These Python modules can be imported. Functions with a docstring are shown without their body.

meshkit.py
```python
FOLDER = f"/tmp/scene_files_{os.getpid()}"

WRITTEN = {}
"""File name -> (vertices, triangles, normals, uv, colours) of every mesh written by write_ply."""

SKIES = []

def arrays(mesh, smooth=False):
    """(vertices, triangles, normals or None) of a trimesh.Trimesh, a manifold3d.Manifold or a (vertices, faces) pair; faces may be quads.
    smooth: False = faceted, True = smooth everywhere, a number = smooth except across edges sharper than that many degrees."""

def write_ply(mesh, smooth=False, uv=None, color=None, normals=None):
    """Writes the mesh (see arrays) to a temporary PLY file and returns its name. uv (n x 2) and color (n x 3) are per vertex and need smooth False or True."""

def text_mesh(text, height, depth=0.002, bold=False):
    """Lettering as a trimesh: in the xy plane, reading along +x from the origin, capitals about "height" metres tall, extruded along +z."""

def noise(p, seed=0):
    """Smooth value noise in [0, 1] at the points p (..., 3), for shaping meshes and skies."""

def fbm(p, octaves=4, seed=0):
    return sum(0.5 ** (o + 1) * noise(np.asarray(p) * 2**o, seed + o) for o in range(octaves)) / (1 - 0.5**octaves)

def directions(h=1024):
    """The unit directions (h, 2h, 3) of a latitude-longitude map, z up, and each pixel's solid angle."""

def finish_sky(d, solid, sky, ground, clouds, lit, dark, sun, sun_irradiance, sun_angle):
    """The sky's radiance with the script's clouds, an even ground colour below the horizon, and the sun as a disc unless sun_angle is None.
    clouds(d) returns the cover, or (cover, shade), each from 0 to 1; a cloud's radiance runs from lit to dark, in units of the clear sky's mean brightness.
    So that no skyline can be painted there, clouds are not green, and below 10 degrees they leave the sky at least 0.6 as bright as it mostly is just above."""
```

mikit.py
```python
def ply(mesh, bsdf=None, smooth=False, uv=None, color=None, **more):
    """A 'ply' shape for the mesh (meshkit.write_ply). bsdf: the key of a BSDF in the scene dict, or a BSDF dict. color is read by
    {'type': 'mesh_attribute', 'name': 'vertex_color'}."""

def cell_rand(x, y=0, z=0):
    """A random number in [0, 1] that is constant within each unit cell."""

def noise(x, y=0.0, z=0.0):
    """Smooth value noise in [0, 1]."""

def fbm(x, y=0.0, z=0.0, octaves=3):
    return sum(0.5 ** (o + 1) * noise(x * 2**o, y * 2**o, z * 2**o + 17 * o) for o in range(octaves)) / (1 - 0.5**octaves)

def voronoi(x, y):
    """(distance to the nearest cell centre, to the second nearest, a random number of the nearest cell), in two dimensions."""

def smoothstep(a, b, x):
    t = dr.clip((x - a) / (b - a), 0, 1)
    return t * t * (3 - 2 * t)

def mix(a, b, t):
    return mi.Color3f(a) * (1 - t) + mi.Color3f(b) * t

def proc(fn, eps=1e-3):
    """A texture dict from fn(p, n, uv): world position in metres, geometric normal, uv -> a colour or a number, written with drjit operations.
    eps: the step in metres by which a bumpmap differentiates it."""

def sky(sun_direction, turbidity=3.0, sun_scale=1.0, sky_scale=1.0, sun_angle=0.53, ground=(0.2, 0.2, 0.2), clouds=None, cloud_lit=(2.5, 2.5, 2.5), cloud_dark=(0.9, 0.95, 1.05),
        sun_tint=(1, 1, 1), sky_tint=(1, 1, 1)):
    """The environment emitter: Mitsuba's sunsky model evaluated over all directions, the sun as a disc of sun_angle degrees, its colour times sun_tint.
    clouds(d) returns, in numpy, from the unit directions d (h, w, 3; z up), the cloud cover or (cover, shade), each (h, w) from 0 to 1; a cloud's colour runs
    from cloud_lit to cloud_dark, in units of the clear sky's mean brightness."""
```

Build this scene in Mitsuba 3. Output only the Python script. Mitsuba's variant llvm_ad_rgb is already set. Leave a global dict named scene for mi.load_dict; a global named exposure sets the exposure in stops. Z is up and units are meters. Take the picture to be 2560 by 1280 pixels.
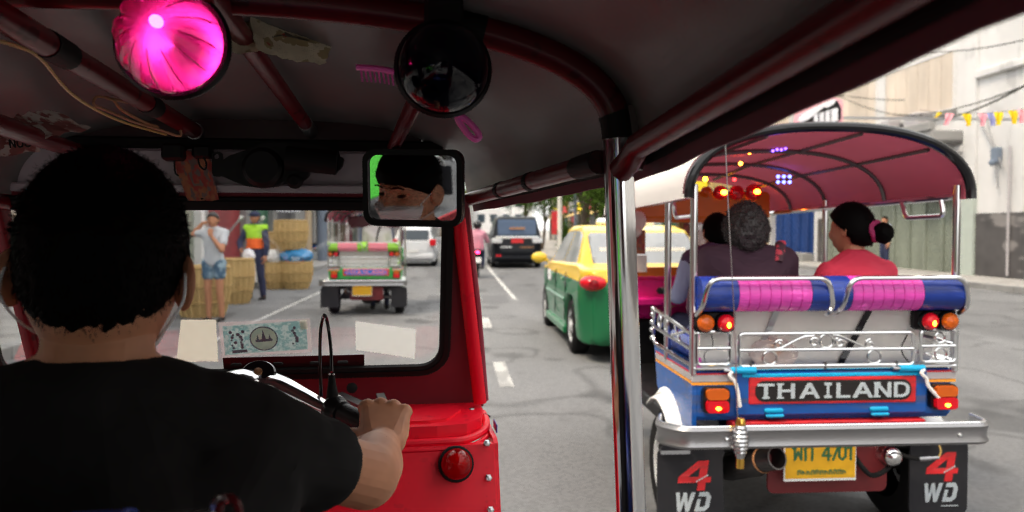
import math, numpy as np, trimesh, mitsuba as mi, drjit as dr, mikit, meshkit
import manifold3d as m3
from shapely.geometry import Polygon, Point, LineString, box as sbox
from shapely import affinity
from shapely.ops import unary_union
from mikit import noise, fbm, voronoi, smoothstep, mix

scene, labels = {}, {}
T = mi.ScalarTransform4f
A3 = lambda *a: np.array(a, float)
# ------------------------------------------------------------------ camera, sky, exposure
EYE = A3(0, 0, 1.4)
YAW, PITCH = math.radians(4.0), math.radians(-1.86)
FWD = A3(math.sin(YAW) * math.cos(PITCH), math.cos(YAW) * math.cos(PITCH), math.sin(PITCH))
RGT = A3(math.cos(YAW), -math.sin(YAW), 0)
UPV = np.cross(RGT, FWD)
scene['camera'] = {'type': 'thinlens', 'fov': 65.24, 'fov_axis': 'x', 'near_clip': 0.02, 'far_clip': 2000.0,
                   'aperture_radius': 0.0030, 'focus_distance': 1.45,
                   'to_world': T().look_at(origin=EYE.tolist(), target=(EYE + FWD).tolist(), up=[0, 0, 1])}
exposure = 2.95
scene['sky'] = {**mikit.sky([-0.45, -0.35, 0.8], turbidity=4, sun_scale=0.25, sun_angle=14, sky_scale=1.0, clouds=lambda d: 0.85 + 0.15 * meshkit.fbm(d * 3.0),
                            cloud_lit=(2.6, 2.55, 2.45), cloud_dark=(1.5, 1.5, 1.55), ground=(0.22, 0.21, 0.2)), 'sampling_weight': 12.0}
LAMP_WEIGHT = 0.12

# ------------------------------------------------------------------ helpers
EGO = math.radians(4.57)          # the cabin is turned a little left of the road
def mat4(rotz=0.0, loc=(0, 0, 0), s=1.0):
    m = np.eye(4); c, d = math.cos(rotz), math.sin(rotz)
    m[:2, :2] = [[c, -d], [d, c]]; m[:3, :3] *= s; m[:3, 3] = loc
    return m
CABIN = mat4(EGO)
XF = np.eye(4)
def setxf(m=None):
    global XF
    XF = np.eye(4) if m is None else m
def ray(u, v):
    return FWD + (u - 1280) / 2000 * RGT + (640 - v) / 2000 * UPV
def at_y(u, v, y):                 # world point seen at pixel (u, v) at world distance y
    d = ray(u, v); return EYE + d * (y / d[1])
def at_z(u, v, z=0.0):
    d = ray(u, v); return EYE + d * ((z - EYE[2]) / d[2])
def L(u, v, Y):                    # the same in the cabin's own frame
    d = CABIN[:3, :3].T @ ray(u, v); return EYE + d * (Y / d[1])
def srgb(r, g, b):
    c = np.array([r, g, b]) / 255.0
    return [float(x) for x in np.where(c < 0.04045, c / 12.92, ((c + 0.055) / 1.055) ** 2.4)]

USED = {}
def uniq(k):
    n = USED.get(k, -1) + 1; USED[k] = n
    return k if n == 0 else f'{k}_{n:03d}'
def thing(name, label, cat, group=None, kind=None):
    k = uniq(name); d = {'label': label}
    if cat: d['category'] = cat
    if group: d['group'] = group
    if kind: d['kind'] = kind
    labels[k] = d
    return k
def place(m):
    v = np.asarray(m.vertices); v = v @ XF[:3, :3].T + XF[:3, 3]
    return trimesh.Trimesh(v, np.asarray(m.faces), process=False)
def put(k, mesh, mat, smooth=35, **more):
    if isinstance(mesh, list): mesh = cat(mesh)
    scene[k] = mikit.ply(place(mesh), mat, smooth=smooth, **more)
    return k
def part(parent, name, mesh, mat, smooth=35, label=None, kind=None, **more):
    k = uniq(parent + '__' + name)
    put(k, mesh, mat, smooth, **more)
    if label or kind:
        labels[k] = {a: b for a, b in (('label', label), ('kind', kind)) if b}
    return k
def top(name, mesh, mat, label, catg, smooth=35, group=None, kind=None, **more):
    k = thing(name, label, catg, group, kind)
    return put(k, mesh, mat, smooth, **more)
def struct(name, mesh, mat, label, smooth=False):
    k = uniq(name); labels[k] = {'label': label, 'kind': 'structure'}
    return put(k, mesh, mat, smooth)
def glow(rgb, power):
    return {'emitter': {'type': 'area', 'radiance': {'type': 'rgb', 'value': [float(c * power) for c in rgb]}, 'sampling_weight': LAMP_WEIGHT}}

def cat(ms):
    return trimesh.util.concatenate([m for m in ms])
def mf(man):
    m = man.to_mesh(); return trimesh.Trimesh(np.array(m.vert_properties[:, :3]), np.array(m.tri_verts), process=False)
def man(tm):
    return m3.Manifold(m3.Mesh(np.asarray(tm.vertices, np.float32), np.asarray(tm.faces, np.uint32)))
def mcyl(p, q, r, n=28):
    p, q = np.asarray(p, float), np.asarray(q, float)
    return m3.Manifold.cylinder(float(np.linalg.norm(q - p)), r, r, n).transform(frame(p, q - p)[:3])
def bx(x0, x1, y0, y1, z0, z1, b=0.0):
    x0, x1 = min(x0, x1), max(x0, x1); y0, y1 = min(y0, y1), max(y0, y1); z0, z1 = min(z0, z1), max(z0, z1)
    if b <= 0:
        return trimesh.creation.box(bounds=[[x0, y0, z0], [x1, y1, z1]])
    b = min(b, 0.49 * min(x1 - x0, y1 - y0, z1 - z0)); P = []
    for ax in range(3):
        i = [b, b, b]; i[ax] = 0
        for sx in (0, 1):
            for sy in (0, 1):
                for sz in (0, 1):
                    P.append([(x0 + i[0], x1 - i[0])[sx], (y0 + i[1], y1 - i[1])[sy], (z0 + i[2], z1 - i[2])[sz]])
    return mf(m3.Manifold.hull_points(np.array(P, np.float32)))
def frame(o, ez, up=(0, 0, 1)):
    """4x4 whose z axis is ez and whose y axis is near up."""
    ez = np.asarray(ez, float); ez = ez / np.linalg.norm(ez)
    up = np.asarray(up, float)
    if abs(ez @ up) > 0.98 * np.linalg.norm(up): up = A3(0, 1, 0) if abs(ez[1]) < 0.9 else A3(1, 0, 0)
    ex = np.cross(up, ez); ex /= np.linalg.norm(ex)
    m = np.eye(4); m[:3, 0], m[:3, 1], m[:3, 2], m[:3, 3] = ex, np.cross(ez, ex), ez, o
    return m
def xf(m, M):
    m = m.copy(); m.apply_transform(M); return m
def bar(p, q, w, h, up=(0, 0, 1), b=0.0):
    p, q = np.asarray(p, float), np.asarray(q, float); n = np.linalg.norm(q - p)
    return xf(bx(-w / 2, w / 2, -h / 2, h / 2, 0, n, b), frame(p, q - p, up))
def spline(pts, k=8, closed=False):
    P = np.asarray(pts, float); n = len(P)
    idx = range(n if closed else n - 1); out = []
    g = lambda i: P[i % n] if closed else (P[i] if 0 <= i < n else (2 * P[0] - P[1] if i < 0 else 2 * P[-1] - P[-2]))
    for i in idx:
        a, b, c, d = g(i - 1), g(i), g(i + 1), g(i + 2)
        for t in np.arange(k) / k:
            out.append(0.5 * (2 * b + (c - a) * t + (2 * a - 5 * b + 4 * c - d) * t * t + (3 * b - a - 3 * c + d) * t ** 3))
    if not closed: out.append(P[-1])
    return np.array(out)
def fillet(pts, r, k=5, closed=False):
    """polyline with rounded corners"""
    P = [np.asarray(p, float) for p in pts]; n = len(P); out = []
    for i in range(n):
        if not closed and i in (0, n - 1): out.append(P[i]); continue
        a, b, c = P[i - 1], P[i], P[(i + 1) % n]
        la, lc = np.linalg.norm(a - b), np.linalg.norm(c - b); d = min(r, 0.45 * la, 0.45 * lc)
        s, e = b + (a - b) / la * d, b + (c - b) / lc * d
        for t in np.linspace(0, 1, k + 1): out.append((1 - t) ** 2 * s + 2 * t * (1 - t) * b + t * t * e)
    return np.array(out)
def tube(pts, r, n=10, closed=False, caps=True, flat=None):
    """pipe along a polyline; r number or list; flat=(a,b) makes an oval section"""
    P = np.asarray(pts, float); N = len(P)
    t = (np.roll(P, -1, 0) - np.roll(P, 1, 0)) if closed else np.gradient(P, axis=0)
    t /= np.linalg.norm(t, axis=1, keepdims=True) + 1e-12
    a = np.cross(t[0], [0, 0, 1.0])
    if np.linalg.norm(a) < 0.2: a = np.cross(t[0], [1.0, 0, 0])
    rows = []
    for i in range(N):
        a = a - t[i] * (a @ t[i]); a /= np.linalg.norm(a) + 1e-12; rows.append(a)
    a = np.array(rows); b = np.cross(t, a); ang = np.arange(n) * 2 * np.pi / n
    fa, fb = flat or (1, 1)
    R = np.broadcast_to(np.asarray(r, float), (N,))[:, None, None]
    v = (P[:, None] + R * (fa * np.cos(ang)[None, :, None] * a[:, None] + fb * np.sin(ang)[None, :, None] * b[:, None])).reshape(-1, 3)
    M = N if closed else N - 1
    i, j = np.meshgrid(np.arange(M), np.arange(n), indexing='ij'); i2, j2 = (i + 1) % N, (j + 1) % n
    q = np.stack([i * n + j, i * n + j2, i2 * n + j2, i2 * n + j], -1).reshape(-1, 4)
    f = np.vstack([q[:, [0, 1, 2]], q[:, [0, 2, 3]]])[:, ::-1]
    if caps and not closed:
        v = np.vstack([v, P[:1], P[-1:]]); c0, c1 = N * n, N * n + 1; k = np.arange(n)
        f = np.vstack([f, np.stack([k * 0 + c0, (k + 1) % n, k], 1)[:, ::-1], np.stack([k * 0 + c1, (N - 1) * n + k, (N - 1) * n + (k + 1) % n], 1)[:, ::-1]])
    m = trimesh.Trimesh(v, f, process=False)
    if not closed and caps and m.volume < 0: m.invert()
    return m
def lathe(prof, o=(0, 0, 0), axis=(0, 0, 1), n=24, up=(0, 0, 1)):
    """prof: (radius, height) from one end to the other"""
    prof = np.asarray(prof, float); ang = np.arange(n) * 2 * np.pi / n; N = len(prof)
    v = np.stack([prof[:, :1] * np.cos(ang), prof[:, :1] * np.sin(ang), np.broadcast_to(prof[:, 1:], (N, n))], -1).reshape(-1, 3)
    i, j = np.meshgrid(np.arange(N - 1), np.arange(n), indexing='ij'); j2 = (j + 1) % n
    q = np.stack([i * n + j, i * n + j2, (i + 1) * n + j2, (i + 1) * n + j], -1).reshape(-1, 4)
    m = trimesh.Trimesh(v, np.vstack([q[:, [0, 1, 2]], q[:, [0, 2, 3]]]), process=False)
    return xf(m, frame(np.asarray(o, float), axis, up))
def cyl(p, q, r, n=20, r2=None):
    p, q = np.asarray(p, float), np.asarray(q, float); h = np.linalg.norm(q - p); r2 = r if r2 is None else r2
    return lathe([(1e-5, 0), (r, 0), (r2, h), (1e-5, h)], p, q - p, n)
def sph(c, r, sub=2):
    m = trimesh.creation.icosphere(sub, 1.0); m.vertices = m.vertices * np.broadcast_to(r, 3) + np.asarray(c); return m
def prism(poly, h, M=None):
    """shapely polygon in xy, extruded along z, then placed by M"""
    gs = getattr(poly, 'geoms', [poly])
    m = cat([trimesh.creation.extrude_polygon(g, h, engine='earcut') for g in gs if not g.is_empty])
    return m if M is None else xf(m, M)
def plane(o, ex, ey):
    ex = np.asarray(ex, float) / np.linalg.norm(ex); ey = np.asarray(ey, float); ey = ey - ex * (ey @ ex); ey /= np.linalg.norm(ey)
    m = np.eye(4); m[:3, 0], m[:3, 1], m[:3, 2], m[:3, 3] = ex, ey, np.cross(ex, ey), o
    return m
def XZ(o=(0, 0, 0)):               # drawing plane facing -y: x right, y up, thickness toward -y
    return plane(np.asarray(o, float), (1, 0, 0), (0, 0, 1))
def rrect(x0, y0, x1, y1, r):
    return sbox(x0 + r, y0 + r, x1 - r, y1 - r).buffer(r, quad_segs=5)
def grid(fn, us, vs, thick=None):
    """surface fn(u,v)->xyz over two lists; thick=vector function offset gives it a back face"""
    P = np.array([[fn(u, v) for v in vs] for u in us], float); a, b = P.shape[:2]
    i, j = np.meshgrid(np.arange(a - 1), np.arange(b - 1), indexing='ij')
    q = np.stack([i * b + j, (i + 1) * b + j, (i + 1) * b + j + 1, i * b + j + 1], -1).reshape(-1, 4)
    V = P.reshape(-1, 3); F = np.vstack([q[:, [0, 1, 2]], q[:, [0, 2, 3]]])
    if thick is not None:
        V2 = V + np.asarray(thick, float); n = len(V)
        F2 = F[:, ::-1] + n
        edge = [(k, 0) for k in range(a)] + [(a - 1, k) for k in range(1, b)] + [(k, b - 1) for k in range(a - 2, -1, -1)] + [(0, k) for k in range(b - 2, 0, -1)]
        e = np.array([x * b + y for x, y in edge]); e2 = np.roll(e, -1)
        F = np.vstack([F, F2, np.stack([e, e + n, e2 + n], 1), np.stack([e, e2 + n, e2], 1)]); V = np.vstack([V, V2])
    return trimesh.Trimesh(V, F, process=False)
def text(s, h, depth=0.002, bold=True, M=None, center=True, fit=None):
    m = meshkit.text_mesh(s, h, depth, bold)
    lo, hi = m.bounds
    m.apply_translation([-lo[0] - (hi[0] - lo[0]) / 2 * center, -lo[1] - (hi[1] - lo[1]) / 2 * center, 0])
    if fit: m.apply_scale([fit / (hi[0] - lo[0]), 1, 1])
    return m if M is None else xf(m, M)
# ---- bodies
def node(c, r, n=14):
    r = np.broadcast_to(np.asarray(r, float), 3)
    return m3.Manifold.sphere(1.0, n).scale(tuple(r)).translate(tuple(np.asarray(c, float)))
def bone(p, rp, q, rq, n=14):
    return m3.Manifold.batch_hull([node(p, rp, n), node(q, rq, n)])
def chain(ps, rs, n=12):
    return [bone(ps[i], rs[i], ps[i + 1], rs[i + 1], n) for i in range(len(ps) - 1)]
def flesh(bones, edge=0.02, it=10):
    m = mf(m3.Manifold.batch_boolean(bones, m3.OpType.Add).refine_to_length(edge))
    m = trimesh.Trimesh(m.vertices, m.faces, process=True)
    trimesh.smoothing.filter_taubin(m, lamb=0.5, nu=0.53, iterations=it)
    return m

# ------------------------------------------------------------------ materials
def tw(d): return {'type': 'twosided', 'bsdf': d}
def mat(name, col, rough=0.5, metal=0.0, spec=0.5, coat=0.0, bump=None, sheen=0.0):
    d = {'type': 'principled', 'base_color': col if isinstance(col, dict) else {'type': 'rgb', 'value': list(col)}, 'roughness': rough, 'metallic': metal, 'specular': spec}
    if coat: d['clearcoat'] = coat; d['clearcoat_gloss'] = 0.92
    if sheen: d['sheen'] = sheen
    if bump is not None: d = {'type': 'bumpmap', 'arbitrary': bump[0], 'scale': bump[1], 'bsdf': d}
    scene['mat_' + name] = tw(d); return 'mat_' + name
P_ = mikit.proc
def asphalt(p, n, uv):
    g = 0.85 + 0.3 * noise(p.x * 60, p.y * 60) + 0.22 * (fbm(p.x * 0.9, p.y * 0.25, 3.0) - 0.5) + 0.2 * (fbm(p.x * 2.5, p.y * 0.6, 8.0) - 0.5)
    patch = smoothstep(0.60, 0.66, noise(p.x * 0.32, p.y * 0.09, 5))
    g = g * (1 - 0.22 * patch)
    crack = smoothstep(0.035, 0.0, dr.abs(fbm(p.x * 0.7, p.y * 0.7, 21.0) - 0.5)) * 0.30
    for c, w in ((-2.0, .30), (-.85, .28), (1.95, .3), (2.95, .3), (6.2, .4), (7.5, .4)):
        g = g * (1 - 0.10 * dr.exp(-dr.square((p.x - c + 0.15 * noise(p.y * 0.2)) / w)))
    oil = smoothstep(0.68, 0.80, fbm(p.x * 1.6, p.y * 0.9, 31.0)) * 0.35
    return mi.Color3f(0.138, 0.140, 0.144) * (g * (1 - crack) * (1 - oil))
def worn_white(p, n, uv):
    w = smoothstep(0.28, 0.5, fbm(p.x * 9, p.y * 4, 2.0))
    return mix((0.16, 0.16, 0.16), (0.36, 0.36, 0.35), 0.35 + 0.65 * w)
def paving(p, n, uv):
    e = dr.minimum(dr.abs(p.x * 2.5 - dr.floor(p.x * 2.5) - 0.5), dr.abs(p.y * 2.5 - dr.floor(p.y * 2.5) - 0.5))
    c = 0.8 + 0.4 * mikit.cell_rand(dr.floor(p.x * 2.5 + 0.5), dr.floor(p.y * 2.5 + 0.5)) * 0.6 + 0.3 * (fbm(p.x * 3, p.y * 3) - 0.5)
    return mi.Color3f(0.26, 0.25, 0.235) * c * (0.6 + 0.4 * smoothstep(0.0, 0.03, e))
def plaster(p, n, uv):
    s = fbm(p.y * 1.3 + p.x * 1.3, p.z * 0.35, 4.0) - 0.5
    d = smoothstep(0.55, 0.75, fbm(p.y * 3 + p.x * 3, p.z * 1.1, 9.0)) * 0.16
    return mi.Color3f(0.60, 0.595, 0.585) * (1 + 0.4 * s - 1.4 * d)
def plaster_grey(p, n, uv):
    s = fbm(p.y * 1.3 + p.x * 1.3, p.z * 0.4, 4.0) - 0.5
    return mi.Color3f(0.25, 0.247, 0.24) * (1 + 0.6 * s)
def dark_wall(p, n, uv):
    s = fbm(p.y * 2.3, p.z * 2.3, 4.0)
    st = smoothstep(0.55, 0.7, fbm(p.y * 1.1, p.z * 3.0, 14.0))
    return mix((0.05, 0.047, 0.048), (0.3, 0.28, 0.27), 0.2 * s + 0.55 * st)
def vinyl(p, n, uv):              # grey brown ceiling cloth with soot and scuffs
    s = fbm(p.x * 5, p.y * 5, p.z * 5); w = noise(p.x * 420, p.y * 420, p.z * 420)
    st = smoothstep(0.52, 0.8, fbm(p.x * 1.7 + 9, p.y * 2.1, 2.0))
    return mi.Color3f(0.150, 0.143, 0.142) * (0.62 + 0.5 * s + 0.12 * (w - 0.5) - 0.2 * st)
def vinyl_h(p, n, uv):
    return 0.6 * fbm(p.x * 9, p.y * 7, p.z * 8) + 0.08 * noise(p.x * 260, p.y * 260, p.z * 260)
def red_paint(p, n, uv):
    s = fbm(p.x * 14, p.y * 14, p.z * 14); ch = smoothstep(0.70, 0.76, fbm(p.x * 45, p.y * 45, p.z * 45))
    return mix((0.78, 0.004, 0.022), (0.50, 0.008, 0.02), 0.25 * (1 - s) + 0.3 * ch)
def tube_paint(p, n, uv):
    s = fbm(p.x * 9, p.y * 9, p.z * 9); ch = smoothstep(0.66, 0.74, fbm(p.x * 38, p.y * 38, p.z * 38))
    return mix((0.115, 0.003, 0.008), (0.035, 0.007, 0.008), 0.5 * (1 - s) + 0.6 * ch)
def cloth_black(p, n, uv):
    return mi.Color3f(0.0155, 0.0152, 0.016) * (0.7 + 0.6 * fbm(p.x * 26, p.y * 26, p.z * 26))
def cloth_h(p, n, uv):
    return fbm(p.x * 17, p.y * 13, p.z * 9, octaves=3) + 0.05 * noise(p.x * 700, p.y * 700, p.z * 700)
def skin_c(p, n, uv):
    s = fbm(p.x * 40, p.y * 40, p.z * 40); b = fbm(p.x * 9, p.y * 9, p.z * 9)
    return mix((0.36, 0.145, 0.075), (0.56, 0.27, 0.155), 0.55 * s + 0.5 * b)
def skin_h(p, n, uv):
    return voronoi(p.x * 260 + 90 * p.z, p.y * 260 + 50 * p.z)[0]
def wicker(p, n, uv):
    a = dr.sin(p.z * 150 + 3 * dr.sin((p.x - p.y) * 90)); s = fbm(p.x * 8, p.y * 8, p.z * 8)
    return mix((0.24, 0.14, 0.045), (0.66, 0.46, 0.19), 0.5 + 0.25 * a + 0.5 * (s - 0.5))
def bark(p, n, uv):
    return mi.Color3f(0.11, 0.085, 0.06) * (0.6 + 0.8 * fbm(p.x * 6, p.y * 6, p.z * 1.5))
def leafcol(p, n, uv):
    s = fbm(p.x * 0.9, p.y * 0.9, p.z * 0.9); t = noise(p.x * 13, p.y * 13, p.z * 13)
    return mix((0.035, 0.085, 0.018), (0.13, 0.20, 0.035), 0.8 * s + 0.4 * (t - 0.5))
def shutter_tint(base):
    return lambda p, n, uv: mi.Color3f(*base) * (0.72 + 0.55 * fbm(p.x * 0.8 + p.y * 1.6, p.z * 0.5, 3.0))
def newsprint(p, n, uv):
    c = fbm(uv.x * 5, uv.y * 3, 4.0) * 1.5 - 0.25; ln = smoothstep(0.35, 0.5, dr.abs(uv.y * 60 - dr.floor(uv.y * 60) - 0.5))
    tone = mix((0.55, 0.50, 0.36), (0.30, 0.24, 0.12), smoothstep(0.55, 0.6, c))
    tone = mix(tone, (0.35, 0.05, 0.04), smoothstep(0.82, 0.86, c))
    return tone * (1 - 0.45 * ln * smoothstep(0.5, 0.3, c))
def torn(p, n, uv):
    s = fbm(uv.x * 7, uv.y * 5, 2.0)
    return mix((0.34, 0.29, 0.27), (0.16, 0.05, 0.045), smoothstep(0.42, 0.62, s))
def poster_red(p, n, uv):
    s = fbm(uv.x * 6, uv.y * 6, 5.0); t = fbm(uv.x * 9, uv.y * 9, 15.0)
    return mix(mix((0.30, 0.03, 0.024), (0.34, 0.12, 0.05), smoothstep(0.35, 0.6, s)), (0.15, 0.10, 0.09), smoothstep(0.55, 0.7, t))
def stale_white(p, n, uv):
    return mi.Color3f(0.74, 0.72, 0.65) * (0.88 + 0.2 * fbm(p.x * 18, p.y * 18, p.z * 18))
def back_board(p, n, uv):
    return mi.Color3f(0.62, 0.60, 0.56) * (0.85 + 0.28 * fbm(p.x * 4, p.z * 2, 2.0))
def yellow_plate(p, n, uv):
    return mi.Color3f(0.78, 0.42, 0.01) * (0.8 + 0.35 * fbm(p.x * 20, p.y * 3, p.z * 20))
def jeans(p, n, uv):
    return mix((0.06, 0.12, 0.2), (0.3, 0.42, 0.5), smoothstep(0.45, 0.65, fbm(p.x * 14, p.y * 14, p.z * 14)))
def floral(p, n, uv):
    a = voronoi(p.x * 30 + p.y * 8, p.z * 30); return mix((0.05, 0.02, 0.03), (0.55, 0.06, 0.09), smoothstep(0.5, 0.3, a[0]))
def note_col(p, n, uv):
    s = fbm(uv.x * 30, uv.y * 14, 3.0); ln = dr.abs(uv.y * 26 - dr.floor(uv.y * 26) - 0.5)
    return mix((0.30, 0.52, 0.52), (0.58, 0.72, 0.70), smoothstep(0.35, 0.65, s)) * (0.9 + 0.2 * ln)
def worn(base, dirt=(0.10, 0.09, 0.08), amt=0.5, sc=9.0):
    def f(p, n, uv):
        s = fbm(p.x * sc, p.y * sc, p.z * sc); t = fbm(p.x * sc * 0.4 + 3, p.y * sc, p.z * sc * 3.0)
        scr = smoothstep(0.03, 0.0, dr.abs(fbm(p.x * 3.0, p.y * 9.0, p.z * 26.0) - 0.52)) * smoothstep(0.5, 0.7, s)
        return mix(mix(base, dirt, amt * smoothstep(0.48, 0.75, t)), [min(1.0, c * 1.5 + 0.10) for c in base], 0.45 * scr) * (0.82 + 0.36 * s)
    return f
def wood_old(p, n, uv):
    return mix((0.34, 0.24, 0.14), (0.50, 0.42, 0.30), fbm(p.y * 6, p.z * 0.8, p.x * 6))

mat('asphalt', P_(asphalt), 0.85, bump=(P_(lambda p, n, uv: noise(p.x * 140, p.y * 140), eps=0.004), 0.003))
mat('line', P_(worn_white), 0.8)
mat('paving', P_(paving), 0.85)
mat('plaster', P_(plaster), 0.9); mat('plaster_grey', P_(plaster_grey), 0.9); mat('dark_wall', P_(dark_wall), 0.5)
mat('vinyl', P_(vinyl), 0.34, bump=(P_(vinyl_h, eps=0.003), 0.006))
mat('red', P_(red_paint), 0.42, spec=0.25, coat=0.12); mat('tube_red', P_(tube_paint), 0.30, spec=0.35, coat=0.0)
mat('shirt', P_(cloth_black), 0.95, spec=0.12, bump=(P_(cloth_h, eps=0.002), 0.006))
mat('skin', P_(skin_c), 0.5, spec=0.4, bump=(P_(skin_h, eps=0.0008), 0.0006))
mat('wicker', P_(wicker), 0.7); mat('bark', P_(bark), 0.9)
scene['mat_leaf'] = {'type': 'principledthin', 'base_color': P_(leafcol), 'roughness': 0.5, 'diff_trans': 0.7}
mat('news', P_(newsprint), 0.8); mat('torn', P_(torn), 0.8); mat('poster', P_(poster_red), 0.6); mat('paper', P_(stale_white), 0.8)
mat('board', P_(back_board), 0.4); mat('plate', P_(yellow_plate), 0.4); mat('jeans', P_(jeans), 0.9); mat('floral', P_(floral), 0.7); mat('note', P_(note_col), 0.6)
mat('wood', P_(wood_old), 0.75); mat('straw', (0.62, 0.45, 0.2), 0.7)
for nm, c in dict(blue=(0.012, 0.05, 0.20), red=(0.24, 0.03, 0.035), green=(0.05, 0.16, 0.09), olive=(0.22, 0.245, 0.20), grey=(0.33, 0.33, 0.33), tan=(0.58, 0.50, 0.41), dark=(0.07, 0.07, 0.075)).items():
    mat('shutter_' + nm, P_(shutter_tint(c)), 0.55)
for nm, c, r, k in [
        ('chrome', (0.78, 0.79, 0.80), 0.10, 1.0), ('steel', (0.55, 0.56, 0.58), 0.26, 1.0), ('darksteel', (0.16, 0.15, 0.15), 0.4, 1.0), ('gold', (0.85, 0.5, 0.1), 0.2, 1.0),
        ('mirror', (0.93, 0.94, 0.95), 0.0, 1.0)]:
    mat(nm, c, max(r, 0.02), k)
scene['mat_mirror'] = tw({'type': 'conductor', 'specular_reflectance': {'type': 'rgb', 'value': [0.72, 0.73, 0.74]}})
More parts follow.
